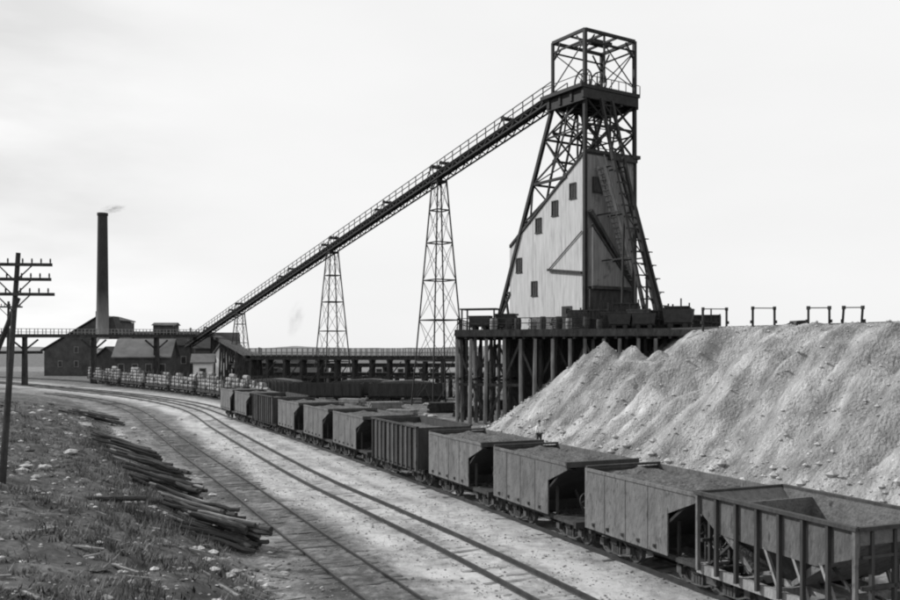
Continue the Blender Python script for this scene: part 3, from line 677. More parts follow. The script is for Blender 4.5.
# sheave deck
sdk = MB(); sdk.prism([(-.9, -.5, zz(31.9)), (Wa+.3, -.5, zz(31.9)), (Wa+.3, Wb+.6, zz(31.9)), (-.9, Wb+.9, zz(31.9))], (0, 0, .35))
for b_ in (-.3, 1.4, 3.1, Wb): sdk.bar((-.6, b_, zz(31.4)), (Wa+.1, b_, zz(31.4)), .3, .9)
for a in (-.3, 2.2, 4.4, Wa): sdk.bar((a, -.4, zz(31.3)), (a, Wb+.4, zz(31.3)), .3, 1.1)
for k in range(9): sdk.bar((-.8+k*.95, -.45, zz(32.2)), (-.8+k*.95, -.45, zz(33.1)), .06)
sdk.bar((-.8, -.45, zz(33.1)), (Wa+.2, -.45, zz(33.1)), .06); sdk.bar((-.8, -.45, zz(33.1)), (-.8, Wb+.6, zz(33.1)), .06)
sdk.build('sheave_deck', M_truss, hf)
for a in (1.7, 3.6):
    wmb = MB(); n = 26; c0 = Vector((a, 2.2, zz(33.35)))
    for i in range(n):
        t1, t2_ = 2*math.pi*i/n, 2*math.pi*(i+1)/n
        wmb.bar(c0+Vector((0, math.cos(t1), math.sin(t1)))*1.25, c0+Vector((0, math.cos(t2_), math.sin(t2_)))*1.25, .12)
    for i in range(8): t1 = 2*math.pi*i/8; wmb.bar(c0, c0+Vector((0, math.cos(t1), math.sin(t1)))*1.25, .06)
    wmb.tube(c0-Vector((.3, 0, 0)), c0+Vector((.3, 0, 0)), .15); wmb.build('sheave_wheel', M_truss, hf)
# housing: profile in the (b, z) plane, extruded along a
ztop = 25.75; zle = 17.65
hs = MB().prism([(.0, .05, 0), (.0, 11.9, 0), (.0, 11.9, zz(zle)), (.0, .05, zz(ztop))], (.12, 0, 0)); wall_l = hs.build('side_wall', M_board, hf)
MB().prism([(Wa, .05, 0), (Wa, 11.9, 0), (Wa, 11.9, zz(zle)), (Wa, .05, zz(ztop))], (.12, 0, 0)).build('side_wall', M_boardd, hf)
fw = MB().box(Wa/2+.06, .0, (zz(ztop)+.0)/2, Wa-.02, .1, zz(ztop)); fw.build('front_wall', M_boardd, hf, label='dark boarded front wall of the housing')
MB().box(Wa/2+.06, 11.95, zz(zle)/2, Wa+.1, .1, zz(zle)).build('back_wall', M_board, hf)
sl = math.hypot(11.9, ztop-zle)
rf = MB().prism([(-.12, -.2, zz(ztop)+.02+.13), (-.12, 11.9, zz(zle)+.10), (-.12, 11.9, zz(zle)+.42), (-.12, -.2, zz(ztop)+.42)], (Wa+.36, 0, 0)); rf.build('roof', M_tim, hf)
MB().box(Wa/2+1.4, -.25, zz(ztop)-.1, 3.6, .5, .5).box(Wa-.2, -.2, zz(ztop)+.2, .9, .8, .35).build('parapet', M_tim, hf)
def uv_on_a(u, v, a):                    # photo pixel -> (b, z) on the plane a = const; used once to measure window places
    t_ = (u-450)/900; x0 = 12.9+a*math.cos(TH); y0 = 86+a*math.sin(TH)
    b_ = (x0-t_*y0)/(math.sin(TH)+math.cos(TH)*t_); y = y0+b_*math.cos(TH)
    return b_, 7.2+(347-v)*y/900-z1
for u, v, wpx, hpx in ((573, 191, 7, 15), (555, 208.5, 7, 15), (538.7, 225.7, 7, 15), (519.2, 265.5, 7, 14), (534.5, 288.8, 7, 15)):
    b_, z = uv_on_a(u, v, 0); ww, hh = .74, 1.35
    f = MB().box(-.05, b_, z+hh/2+.06, .1, ww+.2, .12).box(-.05, b_, z-hh/2-.06, .14, ww+.3, .12).box(-.05, b_-ww/2-.05, z, .1, .1, hh).box(-.05, b_+ww/2+.05, z, .1, .1, hh)
    f.box(-.035, b_, z, .05, .06, hh).box(-.035, b_, z, .05, ww, .06)
    fo = f.build('window', M_tim, hf)
    MB().box(-.012, b_, z, .02, ww, hh).build('pane', M_win, fo)
b_, z = uv_on_a(567, 302, 0); MB().box(-.03, b_, 1.2, .08, 1.5, 2.4).box(-.3, b_-.4, 1.9, .5, .12, .5).build('door', M_tim, hf)
# lean-to edge and chute on the pale wall
p1 = uv_on_a(582.5, 231, 0); p2 = uv_on_a(549, 270, 0); p3 = uv_on_a(583, 272.5, 0)
MB().bar((-.1, *p1), (-.1, *p2), .07, .08).bar((-.2, *p2), (-.2, *p3), .20, .24).build('wall_bracing', M_tim, hf)
MB().bar((-.1, .1, 0), (-.1, .1, zz(18.3)), .16).build('corner_board', M_tim, hf)
# lean-to with sloping sheet on the dark boarded front
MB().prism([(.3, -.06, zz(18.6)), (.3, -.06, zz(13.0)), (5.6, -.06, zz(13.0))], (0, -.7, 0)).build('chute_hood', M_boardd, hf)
ch = MB().bar((.2, -.5, zz(20.2)), (6.0, -.5, zz(13.0)), .5, .35).bar((.2, -.8, zz(18.9)), (5.8, -.8, zz(12.8)), .16, .22).bar((.2, -.8, zz(12.9)), (5.9, -.8, zz(12.9)), .16, .3)
ch.build('chute', M_tim, hf)
MB().box(3.0, -.35, zz(11.0), 5.8, .5, 3.4).build('lower_bin', M_tim, hf)
MB().box(1.6, -.2, zz(22.8), 1.5, .3, 1.5).build('hatch', M_tim, hf)
# inclined skip frame leaning toward the track side
sk = MB()
def skp(a, t_, off=0): return Vector((a, -.6-6.2*t_, zz(31.0)*(1-t_)+off))
for a in (1.5, 2.9): sk.bar(skp(a, 0), skp(a, 1), .26, .3)
for k in range(20): t_ = (k+.5)/20; sk.bar(skp(1.3, t_), skp(3.1, t_), .12)
for k in range(10): t_ = k/10; sk.bar(skp(1.5, t_), skp(2.9, t_+.1), .09)
for a in (1.5, 2.9):
    for t_ in (.3, .5, .7): q = skp(a, t_); sk.bar(q, (q.x, -.1, q.z), .12)
    q = skp(a, .5); sk.bar((q.x, q.y, q.z), (q.x, q.y+.3, 0), .18)
    q = skp(a, .75); sk.bar((q.x, q.y, q.z), (q.x, q.y, 0), .18)
sk.build('skip_incline', M_truss, hf)
lg = MB(); lg.bar((Wa, -.2, zz(19.2)), (Wa+.1, -4.2, 0), .24); lg.bar((Wa-.7, -.2, zz(21)), (Wa-.6, -4.2, 0), .2)
lg.bar((Wa-1.2, -.2, zz(24.2)), (Wa-1.1, -5.4, 0), .24); lg.bar((Wa-2.6, -.2, zz(25.8)), (Wa-2.3, -6.2, 0), .22)
for k in range(7):
    t_ = .12+k*.13; y = -.2-4.0*t_; z = zz(19.2)*(1-t_); lg.bar((Wa-.8, y, z), (Wa+1.25, y, z), .1); lg.bar((Wa+.9, y, z), (Wa, y-.1, z-.7), .07)
lg.build('raking_leg', M_truss, hf)
st = MB()
for s_ in (0, .9): st.bar((1.2, -.45-s_, zz(24.5)), (5.2, -.45-s_, zz(13.5)), .12, .3)
for k in range(22): t_ = (k+.5)/22; st.box(1.2+4*t_, -.9, zz(24.5)-11*t_, .35, .9, .07)
for s_ in (0, .9): st.bar((1.2, -.45-s_, zz(25.5)), (5.2, -.45-s_, zz(14.5)), .07)
st.build('stairway', M_timp, hf)

# ---------------------------------------------------------------- inclined bridge and its towers
ib = thing('inclined_bridge', 'long dark inclined tramway bridge rising from the plant to the headframe top', 'bridge', (12.9, 86, z1), TH)
AC = 1.5; zl = lambda b: 32.6-.2*(b-7.4)-z1
b0, b1 = 5.4, 131.0
gd = MB()
for a in (AC-.8, AC+.8):
    gd.bar((a, b0, zl(b0)-.13), (a, b1, zl(b1)-.13), .14, .16); gd.bar((a, b0, zl(b0)-.72), (a, b1, zl(b1)-.72), .14, .16)
    for k in range(150): b_ = b0+(b1-b0)*k/150; c_ = b0+(b1-b0)*(k+1)/150; gd.bar((a, b_, zl(b_)-(.72 if k % 2 else .13)), (a, c_, zl(c_)-(.13 if k % 2 else .72)), .07, .11)
nb = 84
for k in range(nb): b_ = b0+(b1-b0)*k/nb; gd.bar((AC-.8, b_, zl(b_)-.66), (AC+.8, b_+(1.5 if k % 2 else 0), zl(b_)-.66), .08)
gd.build('girder', M_truss, ib)
dk = MB(); dk.prism([(AC-.95, b0, zl(b0)-.06), (AC+.95, b0, zl(b0)-.06), (AC+.95, b1, zl(b1)-.06), (AC-.95, b1, zl(b1)-.06)], (0, 0, .08)); dk.build('deck', M_tim, ib)
for s in (-1, 1):
    r = MB(); n = 74
    for k in range(n+1): b_ = b0+(b1-b0)*k/n; r.bar((AC+s*.9, b_, zl(b_)), (AC+s*.9, b_, zl(b_)+1.15), .085)
    for h_ in (.6, 1.15): r.bar((AC+s*.9, b0, zl(b0)+h_), (AC+s*.9, b1, zl(b1)+h_), .08)
    r.build('railing', M_tim, ib)
for s in (-.5, .5): MB().bar((AC+s, b0, zl(b0)+.1), (AC+s, b1, zl(b1)+.1), .08, .12).build('rail', M_rail, ib)
for b_, q_ in ((14.5, .9), (27.2, .8), (29.2, 1), (41.5, .8), (43.8, .6), (58.2, 1), (61, .8), (74, .7), (78, .55), (99, .9), (103, .7), (118, .6)):
    r = MB(); z = zl(b_)
    for s in (-1, 1): r.bar((AC+s*.8, b_-.7*q_, z), (AC+s*.5, b_, z+1.5*q_), .1); r.bar((AC+s*.8, b_+.7*q_, z), (AC+s*.5, b_, z+1.5*q_), .1)
    r.tube((AC-.7, b_, z+1.2*q_), (AC+.7, b_, z+1.2*q_), .24*q_, n=10); r.box(AC+.2, b_, z+.35, .9, .7*q_, .4)
    r.build('roller_stand', M_truss, ib)
def tower(b_, wtop, wbot, label, levels):
    ctr = N0 + Vector((math.cos(TH)*AC-math.sin(TH)*b_, math.sin(TH)*AC+math.cos(TH)*b_, 0))
    T = thing('support_tower', label, 'lattice tower', ctr, TH, 'lattice towers under the inclined bridge')
    ht = zl(b_)+z1-.9
    wz = lambda z: wbot+(wtop-wbot)*z/ht
    for sx in (-1, 1):
        for sy in (-1, 1): MB().bar((sx*wbot/2, sy*wbot/2, 0), (sx*wtop/2, sy*wtop/2, ht), .14).build('leg', M_truss, T)
    mb = MB(); L = [0]+[z for z in levels if z < ht-1]+[ht]
    for i, z in enumerate(L):
        h = wz(z)/2; c4 = [(-h, -h), (h, -h), (h, h), (-h, h)]
        for k in range(4):
            p, q = c4[k], c4[(k+1) % 4]
            if i: mb.bar((*p, z), (*q, z), .14 if i < len(L)-1 else .26)
            if i < len(L)-1:
                zn = L[i+1]; hn = wz(zn)/2; n4 = [(-hn, -hn), (hn, -hn), (hn, hn), (-hn, hn)]
                mb.bar((*p, z), (*n4[(k+1) % 4], zn), .045); mb.bar((*q, z), (*n4[k], zn), .045)
    mb.build('lattice', M_truss, T)
tower(28.4, 1.3, 5.0, 'tallest lattice tower under the incline, the one nearest the headframe', [5.5, 10.5, 15.4, 20, 24])
tower(58.6, 1.3, 4.6, 'middle lattice tower under the incline, between the tallest and the shortest', [5, 9.6, 14, 18])
tower(98.6, 1.3, 3.8, 'shortest lattice tower under the incline, nearest the tall chimney', [4, 8, 11.5])

# ---------------------------------------------------------------- stock trestles
def bent(mb, c, d, ht, w_=2.2, r=.17):
    nrm = Vector((-d.y, d.x, 0))
    for s in (-1, -.33, .33, 1): mb.bar(c+nrm*s*w_*.75, c+nrm*s*w_*.5+Vector((0, 0, ht)), r*2)
    mb.bar(c-nrm*w_*.7+Vector((0, 0, ht)), c+nrm*w_*.7+Vector((0, 0, ht)), .35)
    mb.bar(c-nrm*w_*.72+Vector((0, 0, .4)), c+nrm*w_*.55+Vector((0, 0, ht-.4)), .14); mb.bar(c+nrm*w_*.72+Vector((0, 0, .4)), c-nrm*w_*.55+Vector((0, 0, ht-.4)), .14)
def trestle(name, label, P, Q, zP, zQ, nb_, rail_n, dz=.5, w_=2.2, bents=True, cat='trestle', pickets=True, skip=()):
    P = Vector(P); Q = Vector(Q); d = (Q-P).normalized(); nrm = Vector((-d.y, d.x, 0)); T = thing(name, label, cat, P)
    a0 = Vector((0, 0, zP)); q = Q-P; q0 = q+Vector((0, 0, zQ))
    mb = MB()
    for s in (-1, 1): mb.bar(a0+nrm*s*w_*.45-Vector((0, 0, dz/2)), q0+nrm*s*w_*.45-Vector((0, 0, dz/2)), .3, dz)
    mb.build('girder', M_tim, T)
    MB().prism([a0+nrm*w_*.6, a0-nrm*w_*.6, q0-nrm*w_*.6, q0+nrm*w_*.6], (0, 0, .1)).build('deck', M_tim, T)
    if bents:
        for k in range(nb_+1):
            if k in skip: continue
            t_ = k/nb_; b__ = MB(); bent(b__, q*t_, d, zP+(zQ-zP)*t_-dz, w_); b__.build('bent', M_tim, T)
    if rail_n:
        for s in (-1, 1):
            r = MB()
            for k in range(rail_n+1):
                c_ = a0.lerp(q0, k/rail_n)+nrm*s*w_*.58; r.bar(c_, c_+Vector((0, 0, 1.15)), .12)
            for h_ in (.5, 1.1): r.bar(a0+nrm*s*w_*.58+Vector((0, 0, h_)), q0+nrm*s*w_*.58+Vector((0, 0, h_)), .07)
            r.build('railing', M_timp, T)
    return T
T1 = trestle('stock_trestle', 'long timber stocking trestle with picket railing behind the ore cars', (-28, 128, 0), (4, 122, 0), 5.9, 5.9, 13, 42, .5, 1.7)
mb = MB(); mb.bar((0, 1.0, 3.0), (32, -5.0, 3.0), .15, .3); mb.bar((0, -1.0, 3.0), (32, -7.0, 3.0), .15, .3)
for k in range(9):
    p = Vector((k*32/9, -k*6/9-1.2, 0)); q = Vector(((k+1)*32/9, -(k+1)*6/9-1.2, 0)); mb.bar(p+Vector((0, 0, .3)), q+Vector((0, 0, 5.2)), .14)
mb.build('brace', M_tim, T1)
trestle('stock_trestle', 'farther low timber trestle running behind the picketed stocking trestle', (-30, 140, 0), (10, 137, 0), 4.6, 4.6, 10, 0, .5)
trestle('stock_trestle', 'lowest plank trestle crossing in front of the warehouse sheds', (-27, 133, 0), (2, 129, 0), 3.4, 3.4, 15, 0, .35, 1.5)
T2 = trestle('overhead_trestle', 'high horizontal tramway trestle crossing over the tracks below the chimney', (-98, 150, 0), (-51, 194, 0), 9.3, 9.8, 5, 44, .55, 1.5, bents=True, skip=(0,))
Q = Vector((47, 44, 0)); dQ = Q.normalized()
for t_ in (.2, .4, .6, .8):
    for sg_ in (-1, 1): c_ = Q*t_; MB().bar(c_+Vector((0, 0, 6.6)), c_+dQ*2.4*sg_+Vector((0, 0, 8.6)), .3).build('knee_brace', M_tim, T2)
MB().tube((-20, -19, 6.2), (21, 20, 6.2), .28).build('pipe', M_iron, T2)
trestle('sloping_trestle', 'short downhill trestle ramp joining the high tramway to the picketed trestle', (-49.5, 191, 0), (-33.2, 150, 0), 9.5, 6.0, 4, 0, .6, 1.2)
trestle('stock_trestle', 'short stub of the picketed trestle between the ramp foot and its left end', (-33.2, 150, 0), (-28.3, 129, 0), 6.0, 5.9, 3, 16, .5)
# ---------------------------------------------------------------- plant buildings and chimney
def gable(name, label, c, L, W_, hw, hr, rz, m_w, m_r, wins=0, cat='building', vent=None):
    T = thing(name, label, cat, c, rz)
    MB().prism([(-L/2, -W_/2, 0), (-L/2, W_/2, 0), (-L/2, W_/2, hw), (-L/2, 0, hr), (-L/2, -W_/2, hw)], (L, 0, 0)).build('wall', m_w, T)
    r = MB()
    for s in (-1, 1):
        e_ = .5; sl_ = (hr-hw)/(W_/2)
        r.prism([(-L/2-e_, 0, hr+.12), (-L/2-e_, s*(W_/2+e_), hw-e_*sl_+.12), (-L/2-e_, s*(W_/2+e_), hw-e_*sl_+.34), (-L/2-e_, 0, hr+.34)], (L+2*e_, 0, 0))
    rr = r.build('roof', m_r, T)
    if vent: MB().box(vent, 0, hr+.8, L*.3, W_*.3, 1.9).prism([(vent-L*.17, -W_*.2, hr+1.7), (vent-L*.17, W_*.2, hr+1.7), (vent-L*.17, 0, hr+2.4)], (L*.34, 0, 0)).build('monitor', m_w, rr)
    for k in range(wins):
        x = -L/2+(k+.5)*L/wins
        f = MB().box(x, -W_/2-.04, hw*.55, 1.3, .1, 1.8).build('window', M_timp, T); MB().box(x, -W_/2-.1, hw*.55, 1.0, .04, 1.5).build('pane', M_win, f)
    return T
BHs = thing('boiler_house', 'dark boiler house with one long slope climbing to the foot of the tall chimney', 'building', (-92, 224, 0))
MB().prism([(-9, 0, 0), (8.2, 0, 0), (8.2, 0, 13.6), (4.6, 0, 14.6), (-9, 0, 6.4)], (0, 14, 0)).build('wall', M_wall, BHs)
rb_ = MB().prism([(-9.7, -.5, 6.2), (4.6, -.5, 14.85), (4.6, -.5, 15.15), (-9.7, -.5, 6.5)], (0, 15, 0)).prism([(4.62, -.5, 14.85), (8.7, -.5, 13.7), (8.7, -.5, 14.0), (4.62, -.5, 15.15)], (0, 15, 0)); rb_ = rb_.build('roof', M_roof, BHs)
MB().box(3.6, 4, 15.4, 1.6, 3, 1.6).build('monitor', M_roof, rb_)
for x, z in ((-5, 3), (-1, 3), (3, 3), (3, 8), (-1, 6.5)): f_ = MB().box(x, -.04, z, 1.1, .1, 1.6).build('window', M_timp, BHs); MB().box(x, -.1, z, .85, .04, 1.35).build('pane', M_win, f_)
gable('crusher_house', 'long low grey plant building with a roof monitor right of the chimney', (-68.5, 214, 0), 17, 11, 7.6, 10.6, R(0), M_wall, M_roof, 5, vent=1.0)
gable('machine_shop', 'low shed with pale grey roof in front of the long plant building', (-64, 190, 0), 11, 9, 5.2, 8.6, R(6), M_wall, M_roofp, 4)
gable('engine_house', 'small dark-roofed house where the inclined bridge meets the plant', (-53.5, 207, 0), 9, 8, 7, 10.2, R(10), M_wall, M_roof, 2)
gable('white_shed', 'small white shed below the lower end of the inclined bridge', (-46, 168, 0), 3.4, 3.4, 4.4, 5.6, R(10), M_white, M_roofp, 1)
gable('white_shed', 'white gabled shed right of the lower end of the inclined bridge', (-45.2, 185, 0), 4.2, 4, 6.0, 8.0, R(60), M_white, M_roofp, 1)
gable('white_shed', 'white building seen through the trestle at the foot of the chimney', (-75.5, 200, 0), 3.6, 5, 7.0, 8.6, R(0), M_white, M_white, 0)
gable('warehouse', 'long pale-roofed warehouse far behind the picketed trestle', (-9, 186, 0), 13, 10, 3.6, 5.6, R(2), M_white, M_roofp, 6)
gable('warehouse', 'grey storehouse behind the left end of the picketed trestle', (-32, 172, 0), 16, 9, 3.2, 5.4, R(-4), M_wall, M_roof, 6)
gable('furnace_house', 'dark industrial roof behind the left slope of the steep boiler house', (-95, 238, 0), 12, 10, 5.4, 9.6, R(10), M_wall, M_roof, 0)
gable('coal_store', 'small dark lean roof between boiler house and the pale shed roof', (-73, 198, 0), 7, 7, 4.6, 7.0, R(70), M_roof, M_roof, 0)
gable('tool_shed', 'small shed standing between the dark hopper cars and the trestle', (-22, 133.5, 0), 6, 4, 2.6, 3.8, R(0), M_white, M_roof, 3)
for nm_, x, y, h0, h1, r_, lab in (('vent_stack', -72.5, 206, 6, 12.6, .22, 'thin vent pipe on the long plant building nearest the chimney'), ('vent_stack', -62.5, 204, 6, 12.0, .18, 'thin vent pipe at the right end of the long plant building'), ('vent_stack', -93, 226, 6, 11.5, .25, 'short vent pipe on the roof left of the tall chimney'), ('vent_stack', -56.5, 196, 4, 11.2, .2, 'thin vent pipe beside the lower end of the inclined bridge')):
    tag(MB().tube((0, 0, 0), (0, 0, h1), r_, n=8).tube((0, 0, h1-.1), (0, 0, h1+.25), r_*1.6, .05, 8).build(nm_, M_iron, None, (x, y, 0)), lab, 'vent pipe')
ch_ = thing('chimney', 'tall round brick factory chimney, sooty at the top, smoking faintly', 'chimney', (-83.0, 215, 0))
mb = MB(); n = 24; prof = [(0, 1.9), (6, 1.75), (9, 1.55), (20, 1.34), (32, 1.20), (38.6, 1.12), (38.6, 1.26), (39.2, 1.26), (39.2, 1.0), (36, 1.0)]
vs_ = [(r*math.cos(2*math.pi*i/n), r*math.sin(2*math.pi*i/n), z) for z, r in prof for i in range(n)]
fs_ = [(j*n+i, j*n+(i+1) % n, (j+1)*n+(i+1) % n, (j+1)*n+i) for j in range(len(prof)-1) for i in range(n)]
mb.add(vs_, fs_).build('stack', M_brick, ch_)
MB().prism([(.9, .6, 0), (4.4, .6, 0), (4.4, .6, 9.4), (3.0, .6, 11.5), (2.2, .6, 14.6), (.9, .6, 14.0)], (0, 4, 0)).build('flue_house', M_roof, ch_)

# smoke
def smoke(name, label, loc, sx, sy, sz, dens, rz=0, ry=0):
    bm = bmesh.new(); bmesh.ops.create_icosphere(bm, subdivisions=3, radius=1); me_ = bpy.data.meshes.new(name); bm.to_mesh(me_); bm.free()
    m = bpy.data.materials.new(name); m.use_nodes = True; t_ = m.node_tree; t_.nodes.clear()
    o_ = t_.nodes.new('ShaderNodeOutputMaterial'); v = t_.nodes.new('ShaderNodeVolumePrincipled'); v.inputs['Color'].default_value = g(.35); v.inputs['Anisotropy'].default_value = .2
    c_ = t_.nodes.new('ShaderNodeTexCoord'); ln = t_.nodes.new('ShaderNodeVectorMath'); ln.operation = 'LENGTH'; t_.links.new(c_.outputs['Object'], ln.inputs[0])
    fr = t_.nodes.new('ShaderNodeMapRange'); fr.inputs[1].default_value = 1; fr.inputs[2].default_value = .2; t_.links.new(ln.outputs['Value'], fr.inputs[0])
    nn = t_.nodes.new('ShaderNodeTexNoise'); nn.inputs['Scale'].default_value = 2.2; nn.inputs['Detail'].default_value = 4; t_.links.new(c_.outputs['Object'], nn.inputs[0])
    nr = t_.nodes.new('ShaderNodeMapRange'); nr.inputs[1].default_value = .42; nr.inputs[2].default_value = .68; t_.links.new(nn.outputs[0], nr.inputs[0])
    ml = t_.nodes.new('ShaderNodeMath'); ml.operation = 'MULTIPLY'; t_.links.new(fr.outputs[0], ml.inputs[0]); t_.links.new(nr.outputs[0], ml.inputs[1])
    m2 = t_.nodes.new('ShaderNodeMath'); m2.operation = 'MULTIPLY'; t_.links.new(ml.outputs[0], m2.inputs[0]); m2.inputs[1].default_value = dens
    t_.links.new(m2.outputs[0], v.inputs['Density']); t_.links.new(v.outputs[0], o_.inputs['Volume']); me_.materials.append(m)
    o = bpy.data.objects.new(name, me_); COL.objects.link(o); o.location = loc; o.scale = (sx, sy, sz); o.rotation_euler = (0, ry, rz); o['kind'] = 'stuff'; o['label'] = label; o['category'] = 'smoke'
smoke('smoke', 'thin smoke drifting right from the chimney top', (-80.4, 215, 40.2), 3.4, 1.6, 1.1, 1.0, 0, R(-8))
smoke('smoke', 'faint dark smoke puff low in the sky over the far trestle', (-40.5, 236, 14.5), 2.4, 2, 5.5, .28, 0, R(14))

# ---------------------------------------------------------------- dark cars on the far yard track
def yard_car(loc, rz, label, mat_, load):
    c = thing('yard_gondola', label, 'railway car', loc, rz, 'railway cars standing under the stocking trestle')
    for s in (-1, 1):
        mb = MB().box(0, s*1.35, 1.75, 9.4, .08, 1.6)
        for k in range(9): mb.box(-4.5+k*1.125, s*1.42, 1.7, .12, .1, 1.7)
        mb.build('side_board', mat_, c)
    for x in (-4.7, 4.7): MB().box(x, 0, 1.75, .08, 2.7, 1.6).build('end_wall', mat_, c)
    MB().box(0, 0, .85, 9.6, 2.4, .25).box(0, 0, .75, 10.2, .4, .22).build('underframe', M_iron, c)
    if load: MB().prism([(-4.4, -1.25, 2.2), (4.4, -1.25, 2.2), (3.4, -1.25, 2.7), (.6, -1.25, 2.95), (-3.2, -1.25, 2.75)], (0, 2.5, 0)).build('load', M_ore, c)
    truck(c, -3.2); truck(c, 3.2)
yard_car((-16, 116.6, .0), R(-4), 'dark gondola under the trestle, leftmost of the three', M_card, False)
yard_car((-5.6, 115.9, .0), R(-4), 'dark gondola under the trestle, middle one of the three', M_card, True)
yard_car((-24.0, 122.8, 0), R(-20), 'dark gondola at the left end of the picketed trestle beside the log train', M_card, True)

yard_car((-11, 121.0, 0), R(-6), 'dark gondola half hidden behind the front row, left of the tallest tower', M_card, True)
for k, (x, y, L_, h_, lab) in enumerate(((5.0, 104, 3, 1.2, 'low timber pile on the ground behind the left side of the platform'), (-7.5, 104, 3.5, .9, 'low timber pile on open ground behind the ore train'), (-1.0, 99, 2.6, 1.1, 'low timber pile just left of the platform posts'), (-12, 110, 3, 1.0, 'low timber pile in front of the yard gondolas'), (1.8, 93, 2.2, 1.3, 'low timber pile at the left rear foot of the platform'), (-5, 94, 2.8, .7, 'low timber pile nearest the ribbed gondola'))):
    T = thing('timber_pile', lab, 'timber pile', (x, y, 0), random.uniform(-.5, .5), 'timber piles on the yard ground'); mb = MB()
    for j in range(int(h_/.22)):
        for i in range(6): mb.bar((-L_/2+random.uniform(-.3, .3), -.8+i*.3, .12+j*.22), (L_/2+random.uniform(-.3, .3), -.8+i*.3+random.uniform(-.15, .15), .12+j*.22), .2)
    mb.build('plank', M_timp if k % 2 else M_tim, T)

# ---------------------------------------------------------------- telegraph poles
def pole(name, base, top, arms, half, label, strut=False, arm_dir=Vector((1, .12, 0))):
    base = Vector(base); top = Vector(top); T = thing(name, label, 'telegraph pole', base, 0, 'telegraph poles at the left edge')
    MB().tube((0, 0, -.4), top-base, .125, .08, 10).build('shaft', M_tim, T)
    arm_dir = arm_dir.normalized()
    for z in arms:
        t_ = (z-base.z)/(top.z-base.z); c_ = (top-base)*t_+Vector((0, -.16, 0))
        a = MB().bar(c_-arm_dir*half, c_+arm_dir*half*(1.12 if z == arms[-1] else 1), .09, .11); a.bar(c_+Vector((0, 0, -.6)), c_+arm_dir*.6, .04); a.bar(c_+Vector((0, 0, -.6)), c_-arm_dir*.6, .04)
        ao = a.build('crossarm', M_tim, T)
        for k in (-.95, -.7, -.45, -.2, .2, .45, .7, .95):
            p = c_+arm_dir*half*k; MB().tube(p+Vector((0, 0, .05)), p+Vector((0, 0, .12)), .025, n=6).tube(p+Vector((0, 0, .11)), p+Vector((0, 0, .22)), .035, .025, 8).build('insulator', M_iron, ao)
    if strut: MB().tube(top-base+Vector((-.05, .1, -1.6)), (-2.4, .6, -.3), .09, .1).build('strut', M_tim, T)
    return T
pole('telegraph_pole', (-15.95, 32, ground_z(-15.95, 32)), (-15.35, 32, 10.55), [10.12, 9.6, 9.07], 1.25, 'tall leaning telegraph pole with three crossarms at the left edge', True)
pole('telegraph_pole', (-31.0, 63, ground_z(-31.0, 63)), (-30.9, 63, 10.4), [10.0], .9, 'smaller telegraph pole farther off behind the tall leaning one')

# ---------------------------------------------------------------- frames on the dump edge
def dump_frame(x, y, rz, wd, h, label, tilt=0):
    z = 8.65; h *= 1.3; T = thing('small_gantry', label, 'gantry', (x, y, z-.25), rz, 'frames standing along the top of the rock pile')
    for s in (-1, 1):
        MB().bar((s*wd/2, 0, 0), (s*wd/2+tilt, 0, h+.25), .13).tube((s*wd/2+tilt, 0, h+.1), (s*wd/2+tilt, 0, h+.34), .13, n=8).box(s*(wd/2+.1)+tilt, 0, h*.45, .16, .14, .22).build('leg', M_tim, T)
    MB().bar((-wd/2+tilt, 0, h+.22), (wd/2+tilt, 0, h+.22), .07).build('top_bar', M_tim, T)
dump_frame(20.3, 69, R(8), 1.9, 1.15, 'upright timber frame on the pile edge, the one closest to the platform')
dump_frame(23.0, 66, R(5), 1.65, 1.1, 'upright timber frame on the pile edge, second from the platform')
dump_frame(25.0, 61, R(-10), 1.35, .95, 'upright timber frame on the pile edge, third from the platform')
dump_frame(27.0, 60.5, R(-10), 1.2, .95, 'timber frame on the pile edge, farthest right of the row', .1)
T = thing('overturned_cart', 'small dark tipped cart lying on the pile edge between the frames', 'cart', (23.9, 62, 8.5), R(20))
MB().prism([(-.5, -.35, .1), (.4, -.35, .0), (.6, -.35, .55), (-.3, -.35, .5)], (0, .7, 0)).build('body', M_iron, T); MB().tube((-.3, -.45, .15), (-.3, -.38, .15), .16).tube((.3, -.45, .12), (.3, -.38, .12), .16).bar((-.4, 0, .4), (-1.3, 0, .1), .07).build('wheel', M_iron, T)
# dump track rails on the plateau
tag(MB().bar((18.5, 75, 8.72), (30, 50, 8.72), .1, .12).bar((19.8, 75.6, 8.72), (31.3, 50.6, 8.72), .1, .12).build('dump_rail', M_rail), 'pair of narrow rails laid along the top of the rock pile', 'rails')

# ---------------------------------------------------------------- clutter on the platform
def local_deck(t1, t2): p = lerp(lerp(A_, B_, t1), lerp(D_, C_, t1), t2); return (p.x, p.y, z1)
def tram(loc, rz, label, s=1.0):
    c = thing('tram_car', label, 'mine tram car', loc, rz, 'tram cars on the platform')
    MB().prism([(-.9*s, -.55*s, .42*s), (.9*s, -.55*s, .42*s), (1.05*s, -.55*s, 1.35*s), (-1.05*s, -.55*s, 1.35*s)], (0, 1.1*s, 0)).build('body', M_iron, c)
    MB().box(0, 0, .36*s, 1.9*s, .8*s, .12*s).build('underframe', M_iron, c)
    for x in (-.5, .5):
        for y in (-.45, .45): MB().tube((x*s, y*s-.04, .2*s), (x*s, y*s+.04, .2*s), .2*s, n=12).build('wheel', M_iron, c)
tram(local_deck(.93, .06), R(-20), 'large dark tram car at the right end of the platform', 1.25)
tram(local_deck(.80, .05), R(-20), 'dark tram car on the platform, second from its right end')
tram(local_deck(.70, .06), R(-20), 'dark tram car on the platform just right of the skip incline foot')
tram(local_deck(.10, .10), R(-20), 'dark tram car near the left corner of the platform')
k_ = 0
